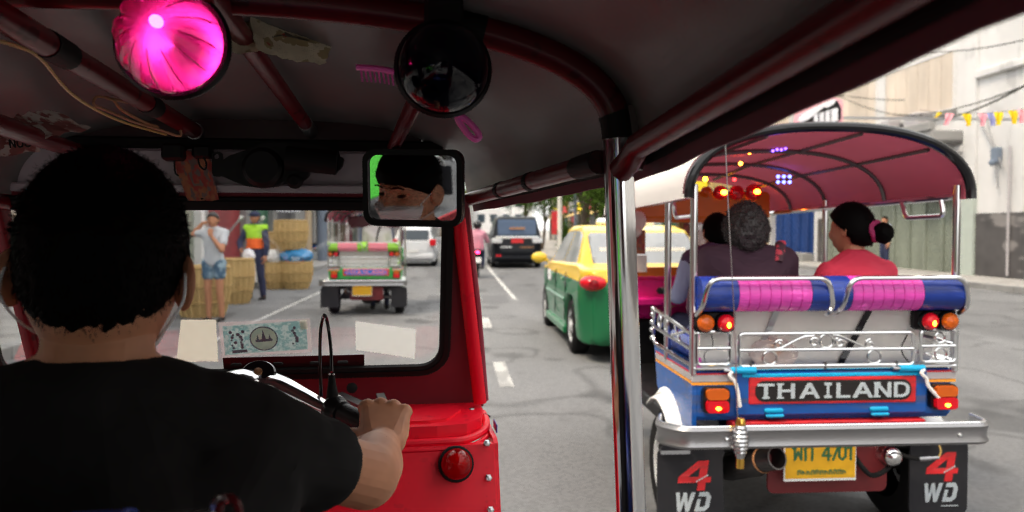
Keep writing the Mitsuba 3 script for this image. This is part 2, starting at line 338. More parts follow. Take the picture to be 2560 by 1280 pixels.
for nm, c, r in [
        ('black', (0.005, 0.005, 0.0055), 0.45), ('rubber', (0.008, 0.008, 0.0085), 0.75), ('gloss_black', (0.006, 0.006, 0.008), 0.08), ('grey', (0.3, 0.3, 0.3), 0.6), ('inner_grey', (0.46, 0.40, 0.44), 0.5),
        ('maroon', (0.17, 0.012, 0.022), 0.5), ('darkmaroon', (0.035, 0.004, 0.006), 0.4), ('flap', (0.12, 0.02, 0.035), 0.65), ('pink', (0.88, 0.16, 0.55), 0.35), ('white', (0.78, 0.78, 0.76), 0.4), ('roof_white', (0.75, 0.74, 0.70), 0.45),
        ('blue', (0.005, 0.085, 0.38), 0.22), ('cyan', (0.0, 0.38, 0.68), 0.3), ('cush_blue', (0.008, 0.035, 0.26), 0.32), ('cush_pink', (0.70, 0.06, 0.42), 0.34), ('orange', (0.85, 0.34, 0.03), 0.35), ('band_grey', (0.42, 0.40, 0.41), 0.4),
        ('signred', (0.62, 0.015, 0.02), 0.4), ('signblack', (0.02, 0.018, 0.018), 0.4), ('flapblack', (0.022, 0.022, 0.026), 0.5), ('flapgrey', (0.42, 0.47, 0.5), 0.5), ('plategreen', (0.02, 0.12, 0.05), 0.5), ('underred', (0.12, 0.005, 0.008), 0.5),
        ('vinyl_red', (0.55, 0.04, 0.12), 0.28), ('vinyl_dark', (0.16, 0.012, 0.035), 0.3), ('cowl_pink', (0.62, 0.01, 0.20), 0.3), ('frame_orange', (0.62, 0.16, 0.01), 0.4), ('amber', (0.55, 0.10, 0.006), 0.15), ('lensred', (0.62, 0.005, 0.015), 0.12), ('lensdark', (0.22, 0.004, 0.01), 0.12),
        ('green', (0.02, 0.30, 0.05), 0.3), ('lime', (0.30, 0.62, 0.06), 0.4), ('pale_pink', (0.80, 0.25, 0.32), 0.4), ('taxi_green', (0.004, 0.125, 0.042), 0.16), ('taxi_yellow', (0.70, 0.47, 0.03), 0.22), ('van_black', (0.004, 0.005, 0.008), 0.25),
        ('silver', (0.56, 0.58, 0.60), 0.25), ('carglass', (0.035, 0.05, 0.065), 0.04), ('tshirt_grey', (0.50, 0.53, 0.57), 0.9), ('navy', (0.025, 0.032, 0.075), 0.9), ('hiviz_green', (0.40, 0.75, 0.04), 0.8), ('hiviz_orange', (0.95, 0.16, 0.03), 0.8),
        ('purple_cloth', (0.042, 0.018, 0.032), 0.9), ('red_cloth', (0.52, 0.03, 0.065), 0.9), ('violet_cloth', (0.08, 0.045, 0.10), 0.9), ('lavender', (0.36, 0.40, 0.62), 0.8), ('hair', (0.0025, 0.0022, 0.0022), 0.6), ('hair_grey', (0.03, 0.027, 0.027), 0.6), ('tarp', (0.03, 0.22, 0.48), 0.5),
        ('pinkshirt', (0.55, 0.25, 0.32), 0.9), ('flag_pink', (0.85, 0.42, 0.48), 0.7), ('flag_yellow', (0.85, 0.66, 0.02), 0.7), ('flag_white', (0.8, 0.8, 0.85), 0.7), ('flag_blue', (0.35, 0.38, 0.7), 0.7), ('sign_blue', (0.03, 0.12, 0.5), 0.4),
        ('patch', (0.095, 0.096, 0.10), 0.85), ('ochre', (0.42, 0.30, 0.12), 0.8), ('mask_white', (0.72, 0.74, 0.76), 0.9), ('neon', (0.10, 0.75, 0.06), 0.7), ('copper', (0.35, 0.17, 0.08), 0.4), ('tape', (0.006, 0.0055, 0.0055), 0.6), ('newsdark', (0.16, 0.15, 0.11), 0.8), ('greenish', (0.42, 0.47, 0.42), 0.7), ('deepgreen', (0.015, 0.07, 0.04), 0.5), ('bluegrey', (0.16, 0.2, 0.26), 0.6), ('brass', (0.5, 0.35, 0.12), 0.3), ('plum', (0.3, 0.02, 0.1), 0.7), ('bumper', (0.2, 0.2, 0.205), 0.35), ('trim_red', (0.26, 0.03, 0.05), 0.3), ('van_glass', (0.03, 0.06, 0.12), 0.08), ('sky_reflect_glass', (0.26, 0.28, 0.30), 0.06)]:
    mat(nm, c, r, spec=0.04 if nm == 'hair' else 0.22 if max(c) < 0.03 and r > 0.2 else 0.5, coat=0.5 if nm in ('blue', 'taxi_green', 'taxi_yellow', 'silver', 'cowl_pink', 'green') else 0)
scene['mat_glass'] = {'type': 'thindielectric', 'int_ior': 1.5}
scene['mat_lamp_dark'] = {'type': 'dielectric', 'int_ior': 1.5}
def lens(name, tint, trans, w):
    scene['mat_' + name] = {'type': 'blendbsdf', 'weight': w, 'a': {'type': 'thindielectric', 'specular_transmittance': {'type': 'rgb', 'value': list(tint)}},
                            'b': {'type': 'principledthin', 'base_color': {'type': 'rgb', 'value': list(trans)}, 'roughness': 0.3, 'diff_trans': 1.3}}
lens('lens_lit', (0.58, 0.016, 0.15), (0.8, 0.002, 0.10), 0.08)
lens('lens_red', (0.75, 0.01, 0.02), (0.6, 0.005, 0.01), 0.5)
lens('lens_blue', (0.02, 0.025, 0.09), (0.006, 0.007, 0.03), 0.35)
scene['mat_plastic_bag'] = {'type': 'blendbsdf', 'weight': 0.6, 'a': {'type': 'thindielectric'}, 'b': {'type': 'principledthin', 'base_color': {'type': 'rgb', 'value': [0.8, 0.72, 0.7]}, 'roughness': 0.4, 'diff_trans': 1.0}}
def thin(name, col, tr=1.0):
    scene['mat_' + name] = {'type': 'principledthin', 'base_color': col if isinstance(col, dict) else {'type': 'rgb', 'value': list(col)}, 'roughness': 0.6, 'diff_trans': 1.7 * tr}
scene['mat_lining_thin'] = {'type': 'principledthin', 'base_color': {'type': 'rgb', 'value': [0.64, 0.18, 0.25]}, 'roughness': 0.3, 'diff_trans': 0.8}
scene['mat_canvas_thin'] = {'type': 'principledthin', 'base_color': {'type': 'rgb', 'value': [0.86, 0.86, 0.84]}, 'roughness': 0.5, 'diff_trans': 0.45}
thin('paper_thin', (0.86, 0.85, 0.78)); thin('paper_old', (0.80, 0.74, 0.60)); thin('note_thin', P_(note_col), 0.9)
mat('blue', P_(worn((0.005, 0.085, 0.36))), 0.28, coat=0.3)
mat('cush_pink', P_(worn((0.66, 0.06, 0.42), (0.30, 0.04, 0.18), 0.35, 14.0)), 0.36); mat('cush_blue', P_(worn((0.008, 0.035, 0.26), (0.02, 0.03, 0.10), 0.5, 14.0)), 0.34)
mat('signred', P_(worn((0.58, 0.015, 0.02), (0.22, 0.03, 0.03), 0.5, 12.0)), 0.42)
scene['mat_bumper'] = tw({'type': 'principled', 'base_color': {'type': 'rgb', 'value': [0.30, 0.30, 0.31]}, 'roughness': 0.32, 'metallic': 0.85})
M = lambda n: 'mat_' + n
# ------------------------------------------------------------------ people
def gauss(p, c, s):
    return np.exp(-(((p - np.asarray(c)) / np.asarray(s)) ** 2).sum(1))
def head_points(sub):
    m = trimesh.creation.icosphere(sub, 1.0); d = np.asarray(m.vertices)
    p = d * A3(0.077, 0.096, 0.118)
    lo = np.clip(-d[:, 2] - 0.1, 0, 1); fr = np.clip(d[:, 1] + 0.15, 0, 1)
    p[:, 0] *= 1 - 0.46 * lo * (0.72 + 0.28 * fr)
    p[:, 1] += 0.012 * fr * lo                              # chin forward
    p[:, 1] += np.where(d[:, 1] < 0, 0.035 * np.clip(-d[:, 2] - 0.25, 0, 1), 0)   # nape
    q = p.copy()
    p[:, 1] += 0.024 * gauss(q, (0, 0.1, -0.022), (0.013, 0.05, 0.020)) + 0.010 * gauss(q, (0, 0.1, 0.008), (0.010, 0.05, 0.022))
    p[:, 1] += 0.006 * gauss(q, (0, 0.1, 0.034), (0.05, 0.06, 0.012))
    for s in (-1, 1):
        p[:, 1] -= 0.011 * gauss(q, (s * 0.032, 0.09, 0.013), (0.016, 0.05, 0.012))
        p[:, 1] += 0.006 * gauss(q, (s * 0.045, 0.07, -0.02), (0.02, 0.05, 0.02))
    p[:, 1] += 0.008 * gauss(q, (0, 0.09, -0.058), (0.022, 0.05, 0.007)) + 0.007 * gauss(q, (0, 0.09, -0.071), (0.019, 0.05, 0.006))
    p[:, 1] -= 0.005 * gauss(q, (0, 0.09, -0.0645), (0.022, 0.05, 0.003)) + 0.004 * gauss(q, (0, 0.09, -0.082), (0.02, 0.05, 0.006))
    p[:, 1] += 0.009 * gauss(q, (0, 0.08, -0.10), (0.02, 0.06, 0.014))
    return d, p, np.asarray(m.faces)
def hair_mask(d, front=0.55, side=0.05, back=-0.62, soft=0.12):
    az = np.arctan2(d[:, 1], np.abs(d[:, 0]) + 1e-9)          # -90 back .. +90 front
    t = np.degrees(az)
    line = np.interp(t, [-90, -62, -30, 4, 40, 65, 90], [back, back + 0.02, back + 0.13, side + 0.08, front - 0.12, front, front])
    return np.clip((d[:, 2] - line) / soft + 0.5, 0, 1)
def rot(yaw=0, pitch=0, roll=0):
    """yaw left positive, pitch up positive, in degrees; columns right, forward, up"""
    y, p, r = map(math.radians, (yaw, pitch, roll))
    Rz = A3([math.cos(y), -math.sin(y), 0], [math.sin(y), math.cos(y), 0], [0, 0, 1])
    Rx = A3([1, 0, 0], [0, math.cos(p), -math.sin(p)], [0, math.sin(p), math.cos(p)])
    Ry = A3([math.cos(r), 0, math.sin(r)], [0, 1, 0], [-math.sin(r), 0, math.cos(r)])
    return Rz @ Rx @ Ry
def ear(s):
    m = trimesh.creation.icosphere(3, 1.0); d = np.asarray(m.vertices)
    p = d * A3(0.010, 0.021, 0.031)
    p[:, 0] -= 0.007 * gauss(d, (1, 0.15, 0.1), (0.6, 0.5, 0.55)); p[:, 1] *= 1 - 0.25 * np.clip(-d[:, 2], 0, 1)
    p[:, 1] -= 0.35 * p[:, 0]
    p += A3(0.0815, -0.012, 0.002); p[:, 0] += 0.34 * np.clip(-(p[:, 1] + 0.002), 0, 1)
    p[:, 0] *= s
    m = trimesh.Trimesh(p, m.faces if s > 0 else m.faces[:, ::-1], process=False); return m
def hand_bones(w, d, n, t, curl=(25, 30, 20), s=1.0, spread=0.0, nseg=10, thumb=(0.55, 0.65, 0.35), rs=1.0):
    w, d, n, t = (np.asarray(x, float) for x in (w, d, n, t))
    d = d / np.linalg.norm(d); n = n - d * (n @ d); n /= np.linalg.norm(n); t = t - d * (t @ d) - n * (t @ n); t /= np.linalg.norm(t)
    kn = [(0.088, 0.031), (0.092, 0.010), (0.088, -0.012), (0.080, -0.032)]
    K = [w + s * (d * a + t * b) for a, b in kn]
    base = [w + s * (d * 0.01 + t * 0.017), w + s * (d * 0.01 - t * 0.017)]
    out = [m3.Manifold.batch_hull([node(base[0], 0.0235 * s, nseg), node(base[1], 0.0225 * s, nseg), node(K[0], 0.0135 * s, nseg), node(K[1], 0.0135 * s, nseg)]),
           m3.Manifold.batch_hull([node(base[0], 0.0235 * s, nseg), node(base[1], 0.0225 * s, nseg), node(K[1], 0.0135 * s, nseg), node(K[2], 0.013 * s, nseg)]),
           m3.Manifold.batch_hull([node(base[0], 0.0235 * s, nseg), node(base[1], 0.0225 * s, nseg), node(K[2], 0.013 * s, nseg), node(K[3], 0.012 * s, nseg)])]
    ln = [(0.044, 0.027, 0.020), (0.049, 0.031, 0.022), (0.045, 0.029, 0.021), (0.035, 0.022, 0.018)]
    out += [node(q, 0.0152 * s * rs, nseg) for q in K[:3]] + [node(K[3], 0.013 * s * rs, nseg)]
    for i in range(4):
        p = K[i]; a = 0; ps = [p]; sp = (1.5 - i) * spread
        for j in range(3):
            a += math.radians(curl[j] * (1 + 0.06 * (i - 1)))
            p = p + s * ln[i][j] * (d * math.cos(a) + n * math.sin(a) + t * sp); ps.append(p)
        r0 = (0.0098, 0.0102, 0.0096, 0.0085)[i] * s * rs
        out += chain(ps, [r0 * 1.08, r0, r0 * 0.94, r0 * 0.82], nseg)
    b = w + s * (d * 0.022 + t * 0.026 + n * 0.004); v = d * thumb[0] + t * thumb[1] + n * thumb[2]; v /= np.linalg.norm(v)
    v2 = d * thumb[0] + t * 0.1 + n * (thumb[2] + 0.25); v2 /= np.linalg.norm(v2)
    out += chain([b, b + v * 0.040 * s, b + v * 0.040 * s + v2 * 0.034 * s, b + v * 0.040 * s + v2 * 0.060 * s], [0.0165 * s, 0.0125 * s, 0.0112 * s * rs, 0.009 * s * rs], nseg)
    return out
def standing(h=1.68):
    k = h / 1.72
    J = dict(P=(0, 0, 0.95), W=(0, 0.01, 1.10), C=(0, 0.0, 1.29), N=(0, -0.015, 1.46), H=(0, 0.015, 1.605))
    for s, a in ((-1, 'L'), (1, 'R')):
        J |= {'S' + a: (s * 0.175, -0.01, 1.40), 'E' + a: (s * 0.235, -0.02, 1.12), 'A' + a: (s * 0.245, 0.06, 0.87), 'Q' + a: (s * 0.09, 0, 0.92), 'K' + a: (s * 0.10, 0.02, 0.49), 'F' + a: (s * 0.11, -0.02, 0.075)}
    return {a: A3(*b) * k for a, b in J.items()}
def seated(seat=0.5):
    J = dict(P=(0, 0, seat + 0.10), W=(0, -0.02, seat + 0.25), C=(0, -0.03, seat + 0.43), N=(0, -0.02, seat + 0.59), H=(0, 0.02, seat + 0.735))
    for s, a in ((-1, 'L'), (1, 'R')):
        J |= {'S' + a: (s * 0.17, -0.03, seat + 0.53), 'E' + a: (s * 0.22, 0.04, seat + 0.27), 'A' + a: (s * 0.12, 0.25, seat + 0.18), 'Q' + a: (s * 0.09, 0.03, seat + 0.09), 'K' + a: (s * 0.12, 0.42, seat + 0.09), 'F' + a: (s * 0.12, 0.42, 0.10)}
    return {a: A3(*b) for a, b in J.items()}
def person(root, J, s=1.0, fat=1.0, edge=0.035, sub=3, look=(0, 0, 0), bn=14, fold=.022, clothes=(), hair=('short', 'hair', 0.014), hands={}, skin='skin', eyes=False, head_s=1.0, rad=None, hand_seg=8, seed=1, feet='black', it=6):
    r = dict(pel=(0.155, 0.105, 0.10), wai=(0.135, 0.10, 0.09), che=(0.155, 0.105, 0.12), sho=0.058, nek=0.052, ua=0.048, el=0.039, wr=0.026, th=0.082, kn=0.055, an=0.036)
    r |= rad or {}
    g = lambda k, f=1.0: np.asarray(r[k]) * s * f
    seg = {'torso': [('P', g('pel', fat), 'W', g('wai', fat)), ('W', g('wai', fat), 'C', g('che', fat)), ('C', g('che', fat) * 0.93, 'SL', g('sho')), ('C', g('che', fat) * 0.93, 'SR', g('sho')), ('SL', g('sho') * 0.9, 'N', g('nek')), ('SR', g('sho') * 0.9, 'N', g('nek'))],
           'neck': [('N', g('nek'), 'H', g('nek') * 0.95)]}
    for a in 'LR':
        seg |= {'up' + a: [('S' + a, g('sho') * 0.95, 'E' + a, g('el'))], 'fo' + a: [('E' + a, g('el'), 'M' + a, g('el') * 1.02), ('M' + a, g('el') * 1.02, 'A' + a, g('wr'))],
                'th' + a: [('Q' + a, g('th', fat ** 0.5), 'K' + a, g('kn'))], 'sh' + a: [('K' + a, g('kn'), 'V' + a, g('kn') * 0.98), ('V' + a, g('kn') * 0.98, 'F' + a, g('an'))]}
    J = dict(J)
    for a in 'LR':
        J['M' + a] = J['E' + a] * 0.68 + J['A' + a] * 0.32; J['V' + a] = J['K' + a] * 0.68 + J['F' + a] * 0.32 + A3(0, -0.012, 0)
    def bones(names, add=0.0, cut={}):
        out = []
        for nme in names:
            bs = seg[nme]; c = cut.get(nme)
            for k, (p, rp, q, rq) in enumerate(bs):
                P, Q = J[p], J[q]
                if c is not None:
                    if len(bs) == 2:
                        f = min(1, max(0, c * 3.125 if k == 0 else (c - 0.32) / 0.68))
                    else: f = c
                    if f <= 0: continue
                    Q = P + (Q - P) * f; rq = np.asarray(rp) * (1 - f) + np.asarray(rq) * f
                out.append(bone(P, np.asarray(rp) + add, Q, np.asarray(rq) + add, bn))
        return out
    body = bones(seg.keys())
    for a, sg in (('L', -1), ('R', 1)):
        f = J['F' + a]
        body += [bone(f, g('an'), f + A3(0, 0.0, -0.03) * s, g('an')), bone(f + A3(0, -0.03, -0.04) * s, 0.032 * s, f + A3(sg * 0.015, 0.14, -0.052) * s, 0.022 * s)]
        if a in hands: h = hands[a]
        else:
            d = J['A' + a] - J['M' + a]; h = dict(d=d, n=(-sg, 0, 0.0), t=(0, 1, 0.2))
        body += hand_bones(J['A' + a], h['d'], h['n'], h['t'], h.get('curl', (25, 30, 20)), s, nseg=hand_seg, thumb=h.get('thumb', (0.55, 0.65, 0.35)), rs=h.get('rs', 1.0))
    m = mf(m3.Manifold.batch_boolean(body, m3.OpType.Add).refine_to_length(edge)); m = trimesh.Trimesh(m.vertices, m.faces, process=True)
    trimesh.smoothing.filter_taubin(m, lamb=0.5, nu=0.53, iterations=it)
    R = rot(*look); hs = s * head_s; c = J['H']
    d, p, F = head_points(sub)
    put_h = lambda x: x @ (R.T * hs) + c
    hd = trimesh.Trimesh(put_h(p), F, process=False)
    try:
        B = man(m) + man(hd)
        for sg in (-1, 1):
            e = ear(sg); B = B + man(trimesh.Trimesh(put_h(np.asarray(e.vertices)), e.faces, process=False))
        B = mf(B)
        if len(B.faces) < 100: raise ValueError
    except Exception:
        B = cat([m, hd])
    part(root, 'body', B, M(skin), smooth=60)
    if eyes:
        for sg in (-1, 1):
            part(root, 'eye', sph(put_h(A3([sg * 0.032, 0.0795, 0.012]))[0], (0.0115 * hs, 0.0095 * hs, 0.0045 * hs)), M('black'))
            part(root, 'eyebrow', trimesh.Trimesh(put_h(np.asarray(tube([(sg * 0.014, 0.101, 0.036), (sg * 0.032, 0.098, 0.041), (sg * 0.050, 0.088, 0.036)], 0.0022, 6).vertices)), tube([(0, 0, 0), (0, .1, 0), (0, .2, 0)], 0.0035, 6).faces, process=False), M('hair'))
    kind, hm, th = hair
    rng = np.random.default_rng(seed)
    mk = np.clip(hair_mask(d, back=-.40, side=-.02, front=.42, soft=.26) + .16 * (meshkit.fbm(d * 9.0, 3) - .5), 0, 1) if kind == 'driver' else hair_mask(d) if kind != 'long' else hair_mask(d, side=-0.3, back=-0.8)
    if kind != 'none':
        nrm = d / (A3(0.077, 0.096, 0.118)); nrm /= np.linalg.norm(nrm, axis=1, keepdims=True)
        off = th * mk - 0.012 * (1 - mk)
        if kind == 'driver': off = off * (0.15 + 0.85 * np.clip(d[:, 2] * 1.6 + 0.35, 0, 1)) + .020 * np.clip(d[:, 2], 0, 1) ** 1.5
        if kind == 'curly': off = off + mk * 0.016 * (meshkit.fbm(d * 5.5, 3) - 0.5) * 2
        else: off = off + mk * 0.0025 * (meshkit.fbm(d * 7, 3) - 0.5) * 2
        hp = p + nrm * off[:, None]
        hk = part(root, 'hair', [trimesh.Trimesh(put_h(hp), F, process=False)] + strands(rng, d, hp, nrm, mk, F, kind, put_h), M(hm), smooth=False if kind == 'curly' else 50)
    for cl in clothes:
        nme, mt, segs, add, cut = cl[:5]
        cm = bones(segs, add, cut)
        if nme in ('shoe',): continue
        me = mf(m3.Manifold.batch_boolean(cm, m3.OpType.Add).refine_to_length(edge)); me = trimesh.Trimesh(me.vertices, me.faces, process=True)
        trimesh.smoothing.filter_taubin(me, lamb=0.5, nu=0.53, iterations=it)
        nv = np.asarray(me.vertex_normals); vv = np.asarray(me.vertices); me.vertices = vv + nv * (fold * (meshkit.fbm(vv @ np.array([[9, 3, 0], [2, 8, 3], [4, 0, 6.]]) + seed, 3, 7) - .5))[:, None]
        if len(cl) > 5: me = cl[5](me)
        part(root, nme, me, M(mt), smooth=60)
    if feet:
        for a, sg in (('L', -1), ('R', 1)):
            f = J['F' + a]
            sh = flesh([bone(f + A3(0, -0.03, -0.035) * s, 0.040 * s, f + A3(sg * 0.015, 0.14, -0.048) * s, 0.029 * s)], 0.03, 4)
            part(root, 'shoe', sh, M(feet), smooth=60)
    return put_h
def strands(rng, d, hp, nrm, mk, F, kind, put_h):
    n = {'driver': 9000, 'bun': 4000, 'curly': 3500}.get(kind, 0)
    if not n: return []
    ok = np.where(mk > 0.25)[0]; i = rng.choice(ok, n, p=mk[ok] / mk[ok].sum()); i2 = F[rng.integers(0, len(F), n)]
    a = hp[i] + rng.normal(0, 0.0016, (n, 3)); N = nrm[i]
    if kind in ('driver', 'bun'):
        flow = np.stack([0.15 * np.sign(d[i, 0]), -0.35 * np.ones(n) * (d[i, 2] > 0.3), np.where(d[i, 2] > 0.35, 0.0, -1.0)], 1)
        v = 0.15 * N + flow * 0.9 + rng.normal(0, 0.14, (n, 3)); ln = rng.uniform(0.004, 0.012, n) * (0.45 + 0.55 * mk[i]); w = 0.0005
    else:
        v = N + rng.normal(0, 0.8, (n, 3)); ln = rng.uniform(0.006, 0.018, n); w = 0.0016
    v /= np.linalg.norm(v, axis=1, keepdims=True)
    sd = np.cross(v, rng.normal(0, 1, (n, 3))); sd /= np.linalg.norm(sd, axis=1, keepdims=True)
    a = a - N * 0.002; mid = a + v * ln[:, None] * 0.55; tip = a + v * ln[:, None] - N * (0.15 * ln[:, None])
    V = np.stack([a - sd * w, a + sd * w, mid - sd * w * 0.8, mid + sd * w * 0.8, tip], 1).reshape(-1, 3)
    b = np.arange(n)[:, None, None] * 5; f = (b + np.array([[0, 1, 3], [0, 3, 2], [2, 3, 4]])[None]).reshape(-1, 3)
    return [trimesh.Trimesh(put_h(V), f, process=False)]
# ------------------------------------------------------------------ vehicles
def roof_z(x, hw, zs, zt, p=2.5):
    t = np.clip(np.abs(x) / hw, 0, 1); return zs + (zt - zs) * (1 - t ** p) ** (1 / p)
def arc_pts(hw, zs, zt, y, n=28, p=2.5, x0=0.0):
    a = np.linspace(-np.pi / 2, np.pi / 2, n)
    x = np.sign(np.sin(a)) * np.abs(np.sin(a)) ** (2 / p) * hw; z = zs + (zt - zs) * np.abs(np.cos(a)) ** (2 / p)
    return np.stack([x + x0, np.full(n, y), z], 1)
def scroll(c, r, turns=1.25, start=0.0, k=18):
    a = np.linspace(0, turns * 2 * np.pi, k) + start; rr = np.linspace(r, r * 0.35, k)
    return np.stack([c[0] + rr * np.cos(a), np.full(k, c[1]), c[2] + rr * np.sin(a)], 1)
def ring(c, r, k=18):
    a = np.arange(k) * 2 * np.pi / k; return np.stack([c[0] + r * np.cos(a), np.full(k, c[1]), c[2] + r * np.sin(a)], 1)
def wheel(root, c, r, w, rim='chrome', side=-1, name='wheel'):
    c = np.asarray(c, float); ax = A3(1, 0, 0)
    k = part(root, name, lathe([(r * .62, -w / 2), (r * .9, -w / 2), (r, -w * .32), (r, w * .32), (r * .9, w / 2), (r * .62, w / 2), (r * .6, 0), (r * .62, -w / 2)], c, ax, 32), M('rubber'))
    o = c + ax * side * w * 0.38
    prof = [(1e-4, .03), (r * .12, .03), (r * .16, .012), (r * .5, -.008), (r * .56, .012), (r * .66, .018), (r * .68, 0)]
    part(k, 'rim', lathe(prof, o, ax * side, 32), M(rim))
    holes = [cyl(o + A3(0, math.cos(t), math.sin(t)) * r * .36 - ax * side * .006, o + A3(0, math.cos(t), math.sin(t)) * r * .36 + ax * side * .012, r * .075, 8) for t in np.arange(8) * np.pi / 4]
    part(k, 'wheel_slot', holes, M('black'), kind='stuff')
    return k
def four_wd(root, flap, x, y, z, w):
    """4 over WD on the mud flap, drawing plane facing back"""
    four = Polygon([(.62, 0), (.86, 0), (.86, .27), (1.0, .27), (1.0, .45), (.86, .45), (.86, 1.0), (.55, 1.0), (0, .47), (0, .27), (.62, .27)]).difference(Polygon([(.28, .46), (.62, .46), (.62, .78)]))
    four = affinity.scale(four, w * .62, w * .56, origin=(0, 0)); four = affinity.translate(affinity.skew(four, 8, 0, origin=(0, 0)), -w * .33, 0)
    part(flap, 'four', prism(four, .003, XZ((x, y, z))), M('signred'), smooth=False)
    Wp = Polygon([(0, 1), (.2, 1), (.24, .42), (.42, 1), (.58, 1), (.62, .42), (.82, 1), (1.04, 1), (.68, 0), (.5, 0), (.44, .55), (.26, 0), (.08, 0)])
    Dp = Polygon([(.98, 0), (1.5, 0), (1.74, .2), (1.86, .75), (1.72, 1), (1.26, 1), (1.18, .78), (1.58, .78), (1.62, .7), (1.54, .3), (1.46, .22), (1.22, .22), (1.32, .64), (1.14, .64)])
    for pl in (Wp, Dp):
        g = affinity.translate(affinity.scale(pl, w * .36, w * .36, origin=(0, 0)), -w * .34, 0)
        part(flap, 'letter', prism(g, .003, XZ((x, y, z - w * .39))), M('flapgrey'), smooth=False)
    part(flap, 'small_print', [prism(affinity.rotate(sbox(-w * .02 + i * w * .055, w * .20, w * .02 + i * w * .055, w * .225), 28, origin=(0, w * .2)), .004, XZ((x + w * .06, y, z - w * .03))) for i in range(5)] +
         [prism(sbox(i * w * .05, 0, i * w * .05 + w * .035, w * .02), .003, XZ((x, y, z - w * .48))) for i in range(7)], M('flapgrey'), smooth=False, kind='stuff')
def thai_plate(root, k, x, z, w, h, y):
    """yellow plate lettering"""
    def pen(strokes, ox, sc, r=.07):
        return unary_union([LineString([(ox + a * sc, b * sc) for a, b in st]).buffer(r * sc) for st in strokes])
    pho = [[(.12, .95), (.02, .85), (.12, .75), (.2, .85), (.1, .95)], [(.15, .75), (.15, .05), (.38, .6), (.6, .05), (.6, 1.0)]]
    ko = [[(.12, .0), (.12, .62), (.05, .72), (.2, .95), (.42, .98), (.58, .82), (.58, 0)]]
    f4 = [[(.45, 0), (.45, 1), (.03, .3), (.62, .3)]]; f7 = [[(.03, .95), (.58, .95), (.22, 0)]]; f0 = [[(.3, 0), (.08, .2), (.08, .8), (.3, 1), (.52, .8), (.52, .2), (.3, 0)]]; f1 = [[(.12, .8), (.36, 1), (.36, 0)]]
    sc = h * .42; xs = [-.40, -.24, .02, .135, .25, .36]
    for nm, g, ox in zip(('letter', 'letter', 'digit', 'digit', 'digit', 'digit'), (pho, ko, f4, f7, f0, f1), xs):
        part(k, nm, prism(pen(g, ox * w, sc), .003, XZ((x, y, z + h * .05))), M('plategreen'), smooth=False)
    rng = np.random.default_rng(5)
    part(k, 'province_name', prism(unary_union([pen([[(0, 0), (0, .8), (rng.uniform(.2, .6), rng.uniform(.5, 1)), (.6, rng.uniform(0, .3))]], (-.32 + .064 * i) * w, h * .13, .12) for i in range(11)]), .003, XZ((x, y, z - h * .36))), M('plategreen'), smooth=False)

